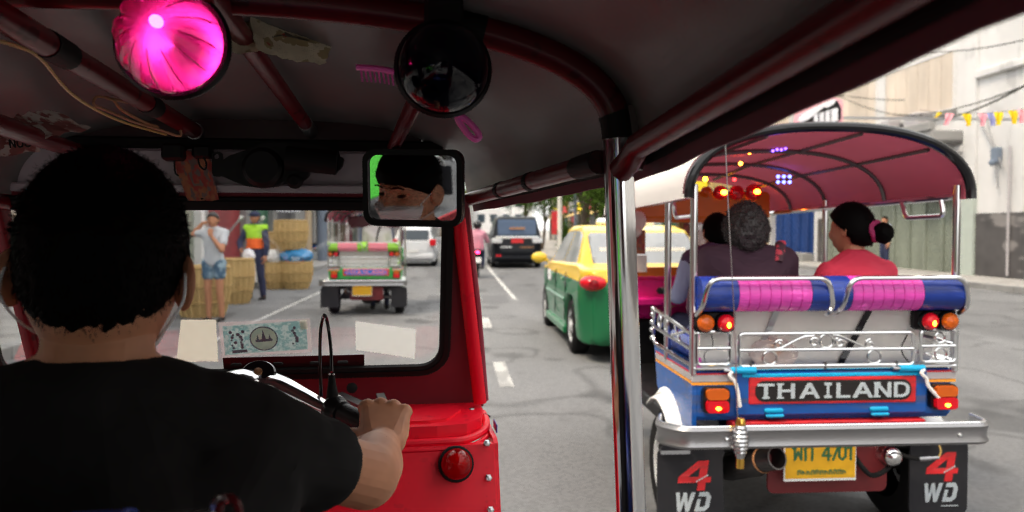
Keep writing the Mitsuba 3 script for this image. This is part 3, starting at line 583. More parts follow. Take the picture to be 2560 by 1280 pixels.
def tuk_tuk(root, pal, full=True, lit=True):
    """three-wheeler seen from behind; x right, y forward from the rear panel, z up"""
    hw = .585
    B = part(root, 'body', bx(-hw, hw, 0, .60, .575, .80, .02), M(pal['body']))
    if full:
        part(B, 'side_panel', prism(Polygon([(.0, .46), (.0, .80), (.66, .82), (.60, .62), (.40, .5)]), .02, plane((-hw - .003, 0, 0), (0, 1, 0), (0, 0, 1))), M(pal['side']))
    for nm, m_, z0, z1 in (('grey_band', 'band_grey', .748, .778), ('orange_stripe', pal['stripe'], .733, .745), ('red_stripe', 'signred', .776, .784)):
        part(B, nm, [bx(-hw - .006, hw + .006, -.006, .003, z0, z1), bx(-hw - .006, -hw + .003, .003, .62, z0 + .004, z1 + .004), bx(hw - .003, hw + .006, .003, .62, z0, z1)], M(m_), smooth=False)
    # tail board with country name
    part(B, 'tailboard', bx(-.40, .455, -.016, .003, .60, .79, .006), M(pal['body']))
    part(B, 'top_trim', bx(-.375, .42, -.024, -.014, .766, .782, .003), M(pal['trim']))
    S = part(root, 'name_board', bx(-.345, .40, -.026, -.012, .65, .765, .004), M('signred'))
    part(S, 'field', prism(rrect(-.32, .663, .375, .752, .04), .004, XZ((0, -.026, 0))), M(pal['field']), smooth=False)
    xs = [-.265, -.155, -.05, .045, .125, .225, .325]; ws = [.085, .085, .10, .04, .072, .10, .085]; ws2 = ws[:]
    xs = [-.270, -.172, -.062, .030, .106, .205, .310]; ws[6] = .09
    for ch, x0, w0 in zip('THAILAND'[:5] + 'AND', [-.275, -.185, -.082, .0, .068, .155, .245, .33], [.075, .075, .09, .033, .062, .09, .075, .07]):
        part(S, 'letter', text(ch, .062, .004, True, XZ((x0, -.030, .708)), fit=w0), M(pal['letter']), smooth=False)
        if ch in 'THIN' and full:
            part(S, 'serif', [bx(x0 - w0 * .5, x0 + w0 * .5, -.0345, -.030, zz - .004, zz + .004) for zz in ((.738,) if ch == 'T' else (.680, .738))] if ch == 'I' else [bx(x0 - .016, x0 + .016, -.0345, -.030, .676, .684)] if ch == 'T' else [bx(x0 - w0 * .5 - .004, x0 - w0 * .5 + .026, -.0345, -.030, zz - .0035, zz + .0035) for zz in (.679, .738)], M(pal['letter']), smooth=False)
    if full:
        for x0 in (-.235, .235):
            part(B, 'hinge', [bx(x0 - .042, x0 + .042, -.03, -.012, .612, .632, .006), bx(x0 - .035, x0 + .045, -.03, -.012, .592, .606, .005)], M('cyan'))
        for x0, sg in ((-.375, 1), (.375, 1)):
            l = part(B, 'latch', cyl((x0 - .055, -.03, .80), (x0 + .055, -.03, .80), .014), M('cyan'))
            part(l, 'bolt', cyl((x0 - .085, -.03, .80), (x0 - .05, -.03, .80), .007), M('steel'))
        for xh, lean in ((-.405, .01), (.445, .055)):
            part(B, 'hook_rod', tube(spline([(xh - .02, -.04, .795), (xh - .035, -.045, .78), (xh - .012, -.045, .755), (xh, -.045, .72), (xh + lean, -.045, .66), (xh + lean + .003, -.045, .645)], 5), .008, 8), M('white'))
    # lamps low
    for x0 in (-.49, .525):
        k = part(root, 'tail_lamp', prism(rrect(x0 - .06, .615, x0 + .06, .728, .025), .03, XZ((0, .0, 0))), M('gloss_black'))
        part(k, 'amber_lens', prism(rrect(x0 - .048, .677, x0 + .048, .722, .015), .022, XZ((0, -.03, 0))), M('amber'))
        part(k, 'red_lens', prism(rrect(x0 - .048, .622, x0 + .048, .673, .015), .024, XZ((0, -.03, 0))), M('lensred'))
        if lit: part(k, 'bulb', prism(Polygon([(x0 - .012, .640), (x0, .632), (x0 + .014, .640), (x0 + .008, .648), (x0 - .008, .648)]), .003, XZ((0, -.055, 0))), M('amber'), **glow((1, .55, .03), 1.6))
    # lamps high
    for x0, sg in ((-.545, 1), (.445, -1)):
        part(root, 'lamp_bracket', bx(x0 - .05, x0 + .14, -.02, .03, .965, 1.055, .01), M('black'))
        for dx, mt in ((0.0, 'amber' if sg > 0 else 'lensred'), (.088, 'lensred' if sg > 0 else 'amber')):
            c = A3(x0 + dx, -.02, 1.005)
            k = part(root, 'round_lamp', lathe([(.043, 0), (.043, .02), (.038, .026), (1e-4, .026)], c, (0, -1, 0)), M('black'))
            part(k, 'lens', lathe([(.038, .022), (.036, .034), (.026, .046), (1e-4, .052)], c, (0, -1, 0)), M(mt))
            if lit and mt == 'lensred': part(k, 'bulb', xf(sph((0, 0, 0), (.008, .004, .012), 2), frame(c + A3(.004, -.053, -.006), (0, 0, 1))), M('amber'), **glow((1, .45, .02), 2.2))
    # bumper
    P = [(-.695, .12), (-.74, -.02), (-.66, -.125), (.665, -.125), (.685, .03)]
    P = fillet([A3(a, b, .534) for a, b in P], .05, 5)
    part(root, 'bumper', bumper_strip(P, .090, .018), M('bumper'), smooth=30)
    part(root, 'bumper_lip', [tube(P + A3(0, 0, .047), .006, 6)], M('chrome'))
    for x0 in (-.48, .53): part(root, 'bumper_bolt', lathe([(.011, 0), (.009, .006), (1e-4, .008)], (x0, -.125 - .01, .53), (0, -1, 0), 10), M('chrome'))
    part(root, 'red_crossbar', bx(-.42, .45, -.02, .05, .525, .572, .005), M('signred'))
    # under body
    part(root, 'floor_pan', bx(-hw + .02, hw - .02, .06, 1.95, .42, .50, .01), M('black'))
    part(root, 'chassis', [bx(-.50, .50, .1, .6, .42, .47), bx(-.36, -.3, .2, 2.2, .34, .40), bx(.30, .36, .2, 2.2, .34, .40)], M('black'))
    part(root, 'rear_apron', prism(rrect(-.24, .245, .30, .47, .03), .015, XZ((0, .04, 0))), M('underred'))
    part(root, 'axle', [cyl((-.55, .38, .27), (.55, .38, .27), .035), sph((0, .38, .27), (.11, .12, .12))], M('darksteel'))
    for sg in (-1, 1):
        wheel(root, (sg * .545, .38, .27), .27, .15, pal.get('rim', 'chrome'), sg)
        part(root, 'fender', fender((sg * .53, .38, .30), .32, .24, pal['fender']), M(pal['fender']), smooth=30)
    if full:
        part(root, 'fender_flute', fender((-.575, .40, .31), .33, .07), M('white'), smooth=30)
    wheel(root, (0, 2.25, .25), .25, .11, 'chrome', -1, 'front_wheel')
    for x0 in ((-.575, .555)):
        w = .30 if x0 < 0 else .27
        pl = Polygon([(-w / 2, .0), (w / 2, 0), (w / 2 - .01, .27), (w / 2, .30), (w * .28, .42), (-w * .22, .42), (-w / 2, .30)]) if x0 < 0 else rrect(-w / 2, 0.0, w / 2, .33, .03)
        fl = part(root, 'mud_flap', prism(pl, .012, XZ((x0, .06, .125))), M('flapblack'), smooth=False)
        if full: four_wd(root, fl, x0 + .012, .048, .258 + (.0 if x0 < 0 else .016), .235)
        if full and x0 < 0: part(fl, 'clamp_strip', bx(x0 - .14, x0 - .01, .030, .047, .425, .442), M('steel'))
    # plate
    k = part(root, 'number_plate', bx(-.195, .125, -.04, -.034, .318, .49), M('white'), smooth=False)
    part(k, 'yellow_field', bx(-.190, .12, -.043, -.0395, .330, .485), M('plate'), smooth=False)
    if full: thai_plate(root, k, -.035, .402, .31, .15, -.043)
    # exhaust, horn, hoses
    e0, e1 = A3(-.35, .25, .30), A3(-.235, -.07, .43)
    k = part(root, 'exhaust', lathe([(.062, 0), (.066, .02), (.066, .22), (.050, .26), (.050, .36), (.043, .36), (.043, .22), (1e-4, .22)], e0, e1 - e0, 22), M('darksteel'))
    part(k, 'tip_ring', lathe([(.053, .258), (.056, .266), (.053, .274)], e0, e1 - e0, 22), M('copper'))
    if full:
        part(root, 'horn', [sph((.29, -.03, .415), .043), lathe([(.02, 0), (.045, .05)], (.29, -.02, .415), (0, 1, 0))], M('chrome'))
        part(root, 'hose', tube(spline([(.13, .0, .42), (.17, -.02, .36), (.21, -.02, .33), (.27, -.01, .345), (.33, .0, .40)], 6), .011, 8), M('rubber'))
        part(root, 'hose', tube(spline([(.33, -.01, .42), (.38, -.02, .405), (.42, -.02, .398), (.46, -.02, .398)], 6), .009, 8), M('rubber'))
        part(root, 'hose_fitting', [cyl((.42, -.02, .398), (.47, -.02, .40), .010), cyl((.47, -.02, .40), (.51, -.02, .402), .007)], M('steel'))
        part(root, 'brass_wire', tube(spline([(.51, -.02, .402), (.52, -.02, .43), (.515, -.01, .46)], 5), .004, 6), M('brass'))
        a = part(root, 'antenna', tube(spline([(-.432, -.135, .52), (-.45, -.13, 1.0), (-.475, -.12, 1.45), (-.49, -.11, 1.77)], 8), .0022, 6), M('steel'))
        part(a, 'spring_base', lathe([(1e-4, 0), (.016, .0), (.016, .04), (.022, .05)] + [(.022 + .004 * (i % 2) + .010 * math.sin(i / 13 * math.pi), .055 + .0085 * i) for i in range(14)] + [(.018, .18)], (-.432, -.16, .42), (0, 0, 1), 18), M('steel'))
        part(a, 'gold_cap', lathe([(.020, 0), (.023, .012), (.016, .03), (1e-4, .034)], (-.432, -.16, .595), (0, 0, 1), 16), M('gold'))
        part(a, 'gold_foot', lathe([(1e-4, 0), (.017, 0), (.017, .04), (1e-4, .04)], (-.432, -.16, .418), (0, 0, 1), 16), M('gold'))
    # seat
    part(root, 'seat_back', prism(Polygon([(.10, .80), (.12, .80), (.02, 1.10), (.0, 1.10)]), 1.07, plane((-.535, 0, 0), (0, 1, 0), (0, 0, 1))), M('board'), smooth=False)
    if full:
        for x0, tilt in ((-.25, .035), (.155, .045)):
            part(root, 'strap', bar((x0 + tilt, .006, 1.05), (x0 - tilt, .086, .80), .026, .004, up=(0, 1, 0)), M('steel') if x0 < 0 else M('gloss_black'))
    part(root, 'seat_cushion', bx(-.54, .54, .12, .62, .80, .90, .03), M(pal['cush']))
    rr = .075; zc = 1.128
    spans = [(-.575, -.42, 0), (-.42, -.105, 1), (-.105, .07, 0), (.07, .385, 1), (.385, .575, 0)]
    for a_, b_, c_ in spans:
        n = max(2, int((b_ - a_) / (.042 if c_ else .08)))
        prof = []
        for i in range(n):
            u0, u1 = a_ + (b_ - a_) * i / n, a_ + (b_ - a_) * (i + 1) / n
            prof += [(rr - .005 * c_, u0), (rr, u0 + .05 * (u1 - u0)), (rr + .001, u0 + .5 * (u1 - u0)), (rr, u0 + .95 * (u1 - u0)), (rr - .005 * c_, u1 - .0004)]
        prof = [(1e-4, a_)] + prof + [(1e-4, b_)]
        part(root, 'cushion_roll', lathe(prof, (0, -.03, zc), (1, 0, 0), 26), M(pal['cush_b'] if c_ else pal['cush']), smooth=25)
    for x0, x1 in ((-.56, -.03), (.045, .565)):
        part(root, 'cushion_frame', tube(fillet([(x0 - .02, -.03, zc - .09), (x0 - .015, -.10, zc - .05), (x0 + .01, -.115, zc + .07), (x1 - .01, -.115, zc + .07), (x1 + .015, -.10, zc - .05), (x1 + .02, -.03, zc - .09)], .05), .011, 10), M('chrome'))
    # chrome gates at the back
    yb = -.02; r = .008
    def gate(x0, x1, z0, z1, mid, name='gate'):
        k = part(root, name, tube(fillet([(x0, yb, z0), (x1, yb, z0), (x1, yb, z1), (x0, yb, z1)], .02, 4, True), r, 8, closed=True), M('chrome'))
        for z in mid: part(k, 'bar', tube([(x0, yb - .002, z), (x1, yb - .002, z)], r * .9, 8), M('chrome'))
        return k
    g0 = gate(-.575, -.43, .825, .965, (.895,)); g1 = gate(-.39, .385, .815, .955, (.885,)); g2 = gate(.42, .575, .825, .965, (.895,))
    if full:
        cv = [[(-.21, yb, .89), (-.12, yb, .935), (-.06, yb, .945)], [(.16, yb, .895), (.06, yb, .94), (.02, yb, .948)]]
        for c_ in cv: part(g1, 'curl_bar', tube(spline(c_, 6), .006, 8), M('chrome'))
        for c_, rd in (((-.005, yb, .92), .03), ((-.255, yb, .85), .03), ((.21, yb, .85), .03)): part(g1, 'ring', tube(ring(c_, rd), .005, 6, closed=True), M('chrome'))
        for c_, st in (((-.06, yb, .915), 0), ((.055, yb, .915), 2.0), ((-.215, yb, .905), 1.0), ((.19, yb, .905), 1.5)): part(g1, 'curl', tube(scroll(c_, .022, 1.1, st), .005, 6), M('chrome'))
        for c_, rd in (((.51, yb, .86), .026), ((.505, yb, .93), .022)): part(g2, 'ring', tube(ring(c_, rd), .005, 6, closed=True), M('chrome'))
        part(g2, 'slanted_bar', [tube([(.44, yb + .1, .86), (.56, yb, .835)], .009, 8), tube([(.46, yb + .1, .935), (.565, yb, .905)], .009, 8), tube([(.47, yb + .03, 1.0), (.54, yb, .975), (.57, yb, .985), (.58, yb, 1.02)], .009, 8)], M('chrome'), kind='stuff')
        part(g0, 'hanging_wire', tube(spline([(-.505, 0, .955), (-.50, 0, .90), (-.535, 0, .87), (-.53, 0, .82)], 6), .002, 5), M('black'))
        part(g2, 'hanging_wire', tube(spline([(.375, .0, .95), (.345, 0, .89), (.355, 0, .85), (.38, 0, .82)], 6), .003, 5), M('black'))
        # left side rails, slanting to the front
        xl = -hw - .01
        sg_ = part(root, 'side_rail', tube(fillet([(xl, .0, .955), (xl, .62, 1.0), (xl, .66, .90), (xl, .64, .83), (xl, .0, .82)], .04), .009, 8), M('chrome'))
        part(sg_, 'bar', tube([(xl, 0, .89), (xl, .64, .91)], .009, 8), M('chrome'))
        for y0 in (.52, .40):
            yy = np.full(18, xl); rg = ring((y0, 0, .95), .03); part(sg_, 'ring', tube(np.stack([yy, rg[:, 0], rg[:, 2]], 1), .007, 6, closed=True), M('chrome'))
        for a_, b_ in (((xl, .1, .95), (xl, .3, .91)), ((xl, .25, .96), (xl, .17, .90))): part(sg_, 'brace', tube([a_, b_], .007, 6), M('chrome'))
        for y0, z0 in ((.645, .97), (.655, .93), (.66, .89), (.65, .85), (.635, 1.0)): part(sg_, 'knob', sph((xl - .005, y0, z0), .014), M('chrome'))
    part(root, 'rear_ledge', bx(-.585, .585, -.025, .06, .798, .812, .004), M('chrome'))
    for x0 in (-.34, -.01, .31): part(root, 'gate_stub', cyl((x0, yb, .80), (x0, yb, .83), .008), M('darksteel'))
    # posts and roof
    zs = 1.565; zt = 1.832; P_z = lambda y: zs - .03 * y / 2.0
    posts = [(-hw, .0), (hw, .0), (-hw, .42), (-hw, 1.25), (hw, 1.25)]
    for x0, y0 in posts:
        part(root, 'post', cyl((x0, y0, .78 if y0 < .5 else .42), (x0, y0, P_z(y0) + .03), .0165, 14), M('chrome'))
    ys = np.linspace(-.04, 2.15, 12); cols = np.linspace(-1, 1, 29)
    def shell(off):
        def f(c, y):
            t = y / 2.15; w = (hw + .03) * (1 - .16 * max(0, t - .45)); top_ = zt - .05 * t - .10 * max(0, t - .6)
            a = c * np.pi / 2; p = 2.4
            return ((w + off) * np.sign(np.sin(a)) * abs(np.sin(a)) ** (2 / p), y, P_z(y) - .03 + (top_ - P_z(y) + .03 + off) * abs(np.cos(a)) ** (2 / p))
        return f
    part(root, 'roof_lining', grid(shell(0), cols, ys), M(pal['lining']), smooth=60)
    R = part(root, 'roof', grid(shell(.014), cols, ys), M(pal['roof']), smooth=60)
    rim = np.array([shell(.006)(c, -.045) for c in np.linspace(-1, 1, 41)])
    part(R, 'rear_rim', tube(rim, .0215, 10, flat=(1, 1)), M('gloss_black'))
    part(R, 'rim_welt', tube(np.array([shell(.022)(c, -.03) for c in np.linspace(-.98, .98, 41)]), .008, 8), M('flap'))
    for y0 in (.62, 1.25, 1.7):
        part(root, 'roof_bow', tube(np.array([shell(-.016)(c, y0) for c in np.linspace(-.96, .96, 31)]), .011, 8), M('darksteel'))
    for c0 in (-.62, -.25, .12, .5):
        part(root, 'roof_rib', tube(np.array([shell(-.012)(c0, y) for y in np.linspace(0, 1.95, 10)]), .009, 8), M('darksteel'))
    for sg in (-1, 1):
        part(root, 'roof_rail', tube(np.array([shell(-.02)(sg * .985, y) for y in np.linspace(0, 2.1, 10)]), .014, 8), M('chrome'))
    for sg in ((-1, 1) if full else ()):
        z0 = P_z(.2) - .03
        part(root, 'grab_handle', tube(fillet([(sg * (hw - .02), .08, z0), (sg * (hw - .02), .06, z0 - .07), (sg * (hw - .02), .36, z0 - .075), (sg * (hw - .02), .40, z0)], .03), .011, 8), M('chrome'))
    # front
    yf = 1.98
    fz0, fz1 = 1.09, 1.50
    fr = rrect(-.50, fz0, .50, fz1, .07).difference(rrect(-.44, fz0 + .06, .44, fz1 - .05, .06))
    W_ = part(root, 'windscreen_frame', prism(fr, .05, XZ((0, yf, 0))), M(pal['front']))
    part(W_, 'glass', prism(rrect(-.44, fz0 + .06, .44, fz1 - .05, .06), .004, XZ((0, yf - .02, 0))), M('glass'), smooth=False)
    part(root, 'front_panel', [bx(-.52, .52, yf - .06, yf, fz1 - .02, 1.66, .01)], M(pal['front']))
    part(root, 'cowl', [bx(-.50, .50, yf - .02, yf + .12, .80, 1.09, .03)], M(pal['cowl']))
    part(root, 'lower_cowl', bx(-.46, .46, yf, yf + .11, .42, .80, .02), M('black'))
    part(root, 'dash_shelf', bx(-.5, .5, yf - .16, yf - .02, .90, .95, .01), M(pal['cowl']))
    part(root, 'handlebar', [tube(fillet([(-.33, yf - .42, 1.02), (-.15, yf - .22, 1.0), (.15, yf - .22, 1.0), (.33, yf - .42, 1.02)], .1), .014, 8), cyl((-.33, yf - .42, 1.02), (-.24, yf - .32, 1.012), .02), cyl((.33, yf - .42, 1.02), (.24, yf - .32, 1.012), .02)], M('black'))
    part(root, 'fork', [cyl((0, yf - .22, 1.0), (0, 2.25, .27), .03)], M('black'))
    part(root, 'driver_seat', [bx(-.25, .25, 1.22, 1.58, .42, .74, .04)], M(pal['cush']))
    if full:
        for x0 in (-.545, ): part(root, 'pink_post_cover', cyl((x0 + .01, .10, .80), (x0 + .04, .13, 1.08), .017), M('cush_pink'))

def man2(ms):
    return mf(m3.Manifold.batch_boolean([man(m) for m in ms], m3.OpType.Add))
def bumper_strip(P, h, t):
    """upright strip along a path, with a thickness"""
    P = np.asarray(P); d = np.gradient(P, axis=0); d /= np.linalg.norm(d, axis=1, keepdims=True)
    n = np.stack([d[:, 1], -d[:, 0], 0 * d[:, 0]], 1)
    prof = [(t * .35, -h / 2), (t * .9, -h / 2 + .012), (t * .5, -h / 2 + .03), (t * .5, h / 2 - .03), (t * .9, h / 2 - .012), (t * .35, h / 2), (-t * .4, h / 2), (-t * .4, -h / 2)]
    V = np.array([[p + nn * a + A3(0, 0, b) for a, b in prof + prof[:1]] for p, nn in zip(P, n)]); a, b = V.shape[:2]
    i, j = np.meshgrid(np.arange(a - 1), np.arange(b - 1), indexing='ij')
    q = np.stack([i * b + j, (i + 1) * b + j, (i + 1) * b + j + 1, i * b + j + 1], -1).reshape(-1, 4)
    return trimesh.Trimesh(V.reshape(-1, 3), np.vstack([q[:, [0, 1, 2]], q[:, [0, 2, 3]]])[:, ::-1], process=False)
def fender(c, r, w, _=None):
    a = np.linspace(math.radians(52), math.radians(148), 16)
    def f(s, t): return (c[0] + s * w / 2 * (1), c[1] + (r - .02 * s * s) * math.cos(t), c[2] + (r - .03 * s * s) * math.sin(t))
    return grid(f, np.linspace(-1, 1, 5), a, thick=(0, 0, .008))

def car(root, sp):
    """saloon or van from three crossed outlines. y forward from the tail, x centred"""
    Lc, w = sp['len'], sp['w'] / 2
    ex = lambda poly, m: man(prism(poly, 6.0, m))
    side = Polygon(sp['side']); green = Polygon(sp['green'])
    X = plane((-3, 0, 0), (0, 1, 0), (0, 0, 1))
    rp, fp = sp.get('round', (.28, .35))
    plan = Polygon([(-w + .02, .35), (-w, 1.2), (-w, Lc - 1.2), (-w + .06, Lc - .5), (-w + fp, Lc - .06), (-w + fp + .3, Lc), (w - fp - .3, Lc), (w - fp, Lc - .06), (w - .06, Lc - .5), (w, Lc - 1.2), (w, 1.2), (w - .02, .35), (w - rp * .5, .09), (w - rp - .1, 0.0), (-w + rp + .1, 0.0), (-w + rp * .5, .09)])
    zb = sp['belt']
    cross = Polygon([(-w + .10, .16), (-w + .03, .24), (-w, .5), (-w + .005, .66), (-w + .05, zb), (-w + .10, zb + .4), (w - .10, zb + .4), (w - .05, zb), (w - .005, .66), (w, .5), (w - .03, .24), (w - .10, .16)])
    low = ex(side, X) ^ ex(plan, plane((0, 0, -1), (1, 0, 0), (0, 1, 0))) ^ ex(cross, plane((0, -1, 0), (-1, 0, 0), (0, 0, 1)))
    r = sp['wheel']; 
    for yy in sp['axles']:
        for sg in (-1, 1): low = low - mcyl((sg * (w - .30), yy, r), (sg * (w + .2), yy, r), r + .055)
    wt = sp.get('roof_w', w - .22)
    gx = Polygon([(-w + .055, zb - .05), (-wt, sp['h'] - .08), (-wt + .10, sp['h'] + .2), (wt - .10, sp['h'] + .2), (wt, sp['h'] - .08), (w - .055, zb - .05)])
    gr = ex(green, X) ^ ex(gx, plane((0, -1, 0), (-1, 0, 0), (0, 0, 1)))
    def soft(m, e=.09, it=10):
        t = mf(m.refine_to_length(e)); t = trimesh.Trimesh(t.vertices, t.faces, process=True); trimesh.smoothing.filter_taubin(t, lamb=.5, nu=.53, iterations=it); return t
    low_s, gr_s = soft(low), soft(gr, .09, 8)
    Bk = part(root, 'body', low_s, M(sp['paint']), smooth=38)
    up = part(root, 'cabin_shell', gr_s, M(sp['paint_up']), smooth=38)
    if 'two_tone' in sp:                      # the yellow shoulders above the green flanks
        zc = sp['two_tone']; sh = low.trim_by_plane((0, 0, 1), zc)
        t = soft(sh); t = trimesh.Trimesh(np.asarray(t.vertices), t.faces, process=False)
        t.vertices = np.asarray(t.vertices) * A3(1.008, 1.0, 1.0) + A3(0, -.004, .008)
        part(root, 'shoulder', t, M(sp['paint_up']), smooth=38)
    # panes: slices of a slightly larger cabin
    big = man(gr_s).scale((1.014, 1.0, 1.0))
    for poly in sp['side_panes']:
        pp = ex(Polygon(poly).buffer(-.01).buffer(.01), X)
        for sg in (-1, 1):
            s = (big ^ pp) ^ m3.Manifold.cube((3, 30, 6)).translate((-3.45 if sg < 0 else .45, -5, 0))
            if not s.is_empty(): part(up, 'side_pane', mf(s), M(sp.get('side_mat', 'carglass')), smooth=30)
    for nm, (x0, z0, z1), dy, y0, y1 in sp['end_panes']:
        pp = man(prism(rrect(-x0, z0, x0, z1, .06), 8, plane((0, 8, 0), (1, 0, 0), (0, 0, 1)))) ^ m3.Manifold.cube((6, y1 - y0, 6)).translate((-3, y0, 0))
        s = man(gr_s).translate((0, dy, .004)) ^ pp
        if not s.is_empty(): part(up, nm, mf(s), M(sp.get('pane_mat', 'carglass')), smooth=30)
    for yy in sp['axles']:
        for sg in (-1, 1): wheel(root, (sg * (w - .115), yy, r), r, .2, sp.get('rim', 'silver'), sg)
    part(root, 'underside', bx(-w + .25, w - .25, .25, Lc - .3, .18, .3), M('black'))
    return Bk, up
# ------------------------------------------------------------------ the street
def sheet_xy(x0, x1, y0, y1, z, nx=2, ny=2):
    return grid(lambda x, y: (x, y, z), np.linspace(x0, x1, nx), np.linspace(y0, y1, ny))
struct('ground', sheet_xy(-400, 400, -300, 700, -.03), M('paving'), 'pale ground reaching to the horizon')
struct('road', sheet_xy(-4.8, 12.4, -90, 260, 0.0, 8, 60), M('asphalt'), 'wide grey asphalt road with worn lanes')
def pave(name, x0, x1, y0, y1, lab):
    k = struct(name, bx(x0, x1, y0, y1, -.02, .13), M('paving'), lab)
    return k
pave('pavement', -9.0, -5.0, -80, 220, 'left pavement in front of the shophouses')
pave('pavement', 12.6, 15.0, -40, 36.2, 'right pavement below the shuttered shops')
pave('pavement', 4.7, 15.0, 36.6, 220, 'far right pavement under the street trees')
for nm, x0, x1, y0, y1 in (('kerb', -5.0, -4.8, -80, 220), ('kerb', 12.4, 12.6, -40, 36.2), ('kerb', 4.5, 4.7, 36.4, 220), ('kerb', 4.7, 12.6, 36.4, 36.6)):
    struct(nm, [bx(x0, x1, a, min(a + .98, y1), -.02, .15, .015) for a in np.arange(y0, y1, 1.0)][:140] if x1 - x0 < 1 else bx(x0, x1, y0, y1, -.02, .15, .015), M('plaster_grey'), 'kerb stones along the ' + ('left' if x0 < 0 else 'right') + ' pavement')
ln = [sheet_xy(.385, .515, a, a + 1.35, .004) for a in np.arange(7.07, 60, 4.32)]
ln += [sheet_xy(1.14, 1.23, 16, 31, .004), sheet_xy(-3.10, -3.02, 8, 60, .004)]
struct('road_marking', ln, M('line'), 'worn white lane lines and dashes')
struct('road_patch', [sheet_xy(-.6, 1.05, 15.4, 17.2, .004), sheet_xy(-.9, .36, 24, 27, .004), sheet_xy(7.5, 9.4, 9.5, 10.6, .004)], M('patch'), 'repaired patches in the asphalt')

def corrugated(x, y0, y1, z0, z1, pitch=.10, dep=.018, sgn=1):
    n = int((z1 - z0) / pitch); zz = []; off = []
    for i in range(n):
        a = z0 + (z1 - z0) * i / n; h = (z1 - z0) / n
        zz += [a, a + .42 * h, a + .5 * h, a + .92 * h]; off += [0, 0, dep, dep]
    zz.append(z1); off.append(0)
    return grid(lambda i, y: (x + sgn * off[int(i)], y, zz[int(i)]), range(len(zz)), (y0, y1))
def vert_ribs(x, y0, y1, z0, z1, pitch=.12, dep=.02, sgn=1):
    n = int((y1 - y0) / pitch); yy = []; off = []
    for i in range(n):
        a = y0 + (y1 - y0) * i / n; h = (y1 - y0) / n
        yy += [a, a + .45 * h, a + .5 * h, a + .95 * h]; off += [0, 0, dep, dep]
    yy.append(y1); off.append(0)
    return grid(lambda i, z: (x + sgn * off[int(i)], yy[int(i)], z), range(len(yy)), (z0, z1))
def window(B, x, sg, y0, y1, z0, z1, fm, pm):
    """sg: +1 when the street lies toward +x of the wall"""
    w = part(B, 'window', [bx(x, x + sg * .05, y0, y0 + .08, z0, z1), bx(x, x + sg * .05, y1 - .08, y1, z0, z1), bx(x, x + sg * .05, y0 + .08, y1 - .08, z0, z0 + .08), bx(x, x + sg * .05, y0 + .08, y1 - .08, z1 - .08, z1)], M(fm), smooth=False)
    n = max(2, int((y1 - y0) / .6)); h = (y1 - y0 - .16) / n
    for i in range(n): part(w, 'pane', bx(x + sg * .005, x + sg * .03, y0 + .08 + i * h + .012, y0 + .08 + (i + 1) * h - .012, z0 + .08, z1 - .08, .008), M(pm), smooth=False)
    part(w, 'sill', bx(x, x + sg * .14, y0 - .08, y1 + .08, z0 - .09, z0, .01), M('plaster_grey'), smooth=False)
def shop(y0, y1, label, x=-8.0, sg=1, wall='plaster_grey', sh='grey', h=9.5, gh=3.3, sign=None, awn=None, ribs='h', win='shutter_tan', base=None, opening=True, second=None):
    B = thing('shophouse', label, 'building', 'shophouses lining the street')
    dep = -sg * 7
    pier = .35
    part(B, 'wall', [bx(x + dep, x - sg * .02, y0 + .01, y1 - .01, gh, h)] + [bx(x + dep, x, a, b, .10, gh + .2) for a, b in ((y0 + .01, y0 + pier), (y1 - pier, y1 - .01))] + [bx(x + dep, x + dep + sg * .2, y0 + pier, y1 - pier, .1, gh)], M(wall), smooth=False)
    part(B, 'cornice', bx(x - sg * .3, x + sg * .18, y0 + .012, y1 - .012, h, h + .22, .02), M(wall), smooth=False)
    part(B, 'string_course', bx(x - sg * .3, x + sg * .10, y0 + .012, y1 - .012, gh + .02, gh + .22, .02), M(wall), smooth=False)
    if base:
        for a, b in ((y0 + .012, y0 + pier + .004), (y1 - pier - .004, y1 - .012)): part(B, 'base_cladding', bx(x - .3 * sg, x + sg * .03, a, b, .10, 1.85), M(base), smooth=False)
    f = corrugated if ribs == 'h' else vert_ribs
    part(B, 'shutter', f(x - sg * .25, y0 + pier, y1 - pier, .13, gh, sgn=sg), M('shutter_' + sh), smooth=False)
    if ribs == 'v':
        for a in np.arange(y0 + pier, y1 - pier, .9): part(B, 'shutter_post', bx(x - sg * .25, x - sg * .16, a, a + .07, .13, gh - .1), M('shutter_' + sh), smooth=False)
        part(B, 'shutter_rail', bx(x - sg * .25, x - sg * .18, y0 + pier, y1 - pier, gh - .55, gh - .48), M('shutter_' + sh), smooth=False)
    n = 2
    for i in range(n):
        a = y0 + .5 + i * (y1 - y0 - .6) / n; b = a + (y1 - y0) / n - .75
        for zz in (gh + 1.3, gh + 4.3):
            if zz + 1.8 < h: window(B, x - sg * .02, sg, a, b, zz, zz + 1.8, 'plaster', win)
    if sign:
        s = part(B, 'sign_board', bx(x + sg * .12, x + sg * .22, y0 + .4, y1 - .4, gh - .05, gh + .75, .02), M(sign), smooth=False)
    if awn:
        part(B, 'awning', grid(lambda t, y: (x + sg * (.1 + 1.5 * t), y, gh - .1 - .55 * t - .05 * math.sin(t * 3)), np.linspace(0, 1, 5), np.linspace(y0 + .2, y1 - .2, 6), thick=(0, 0, .02)), M(awn), smooth=False)
    return B
rg = np.random.default_rng(11)
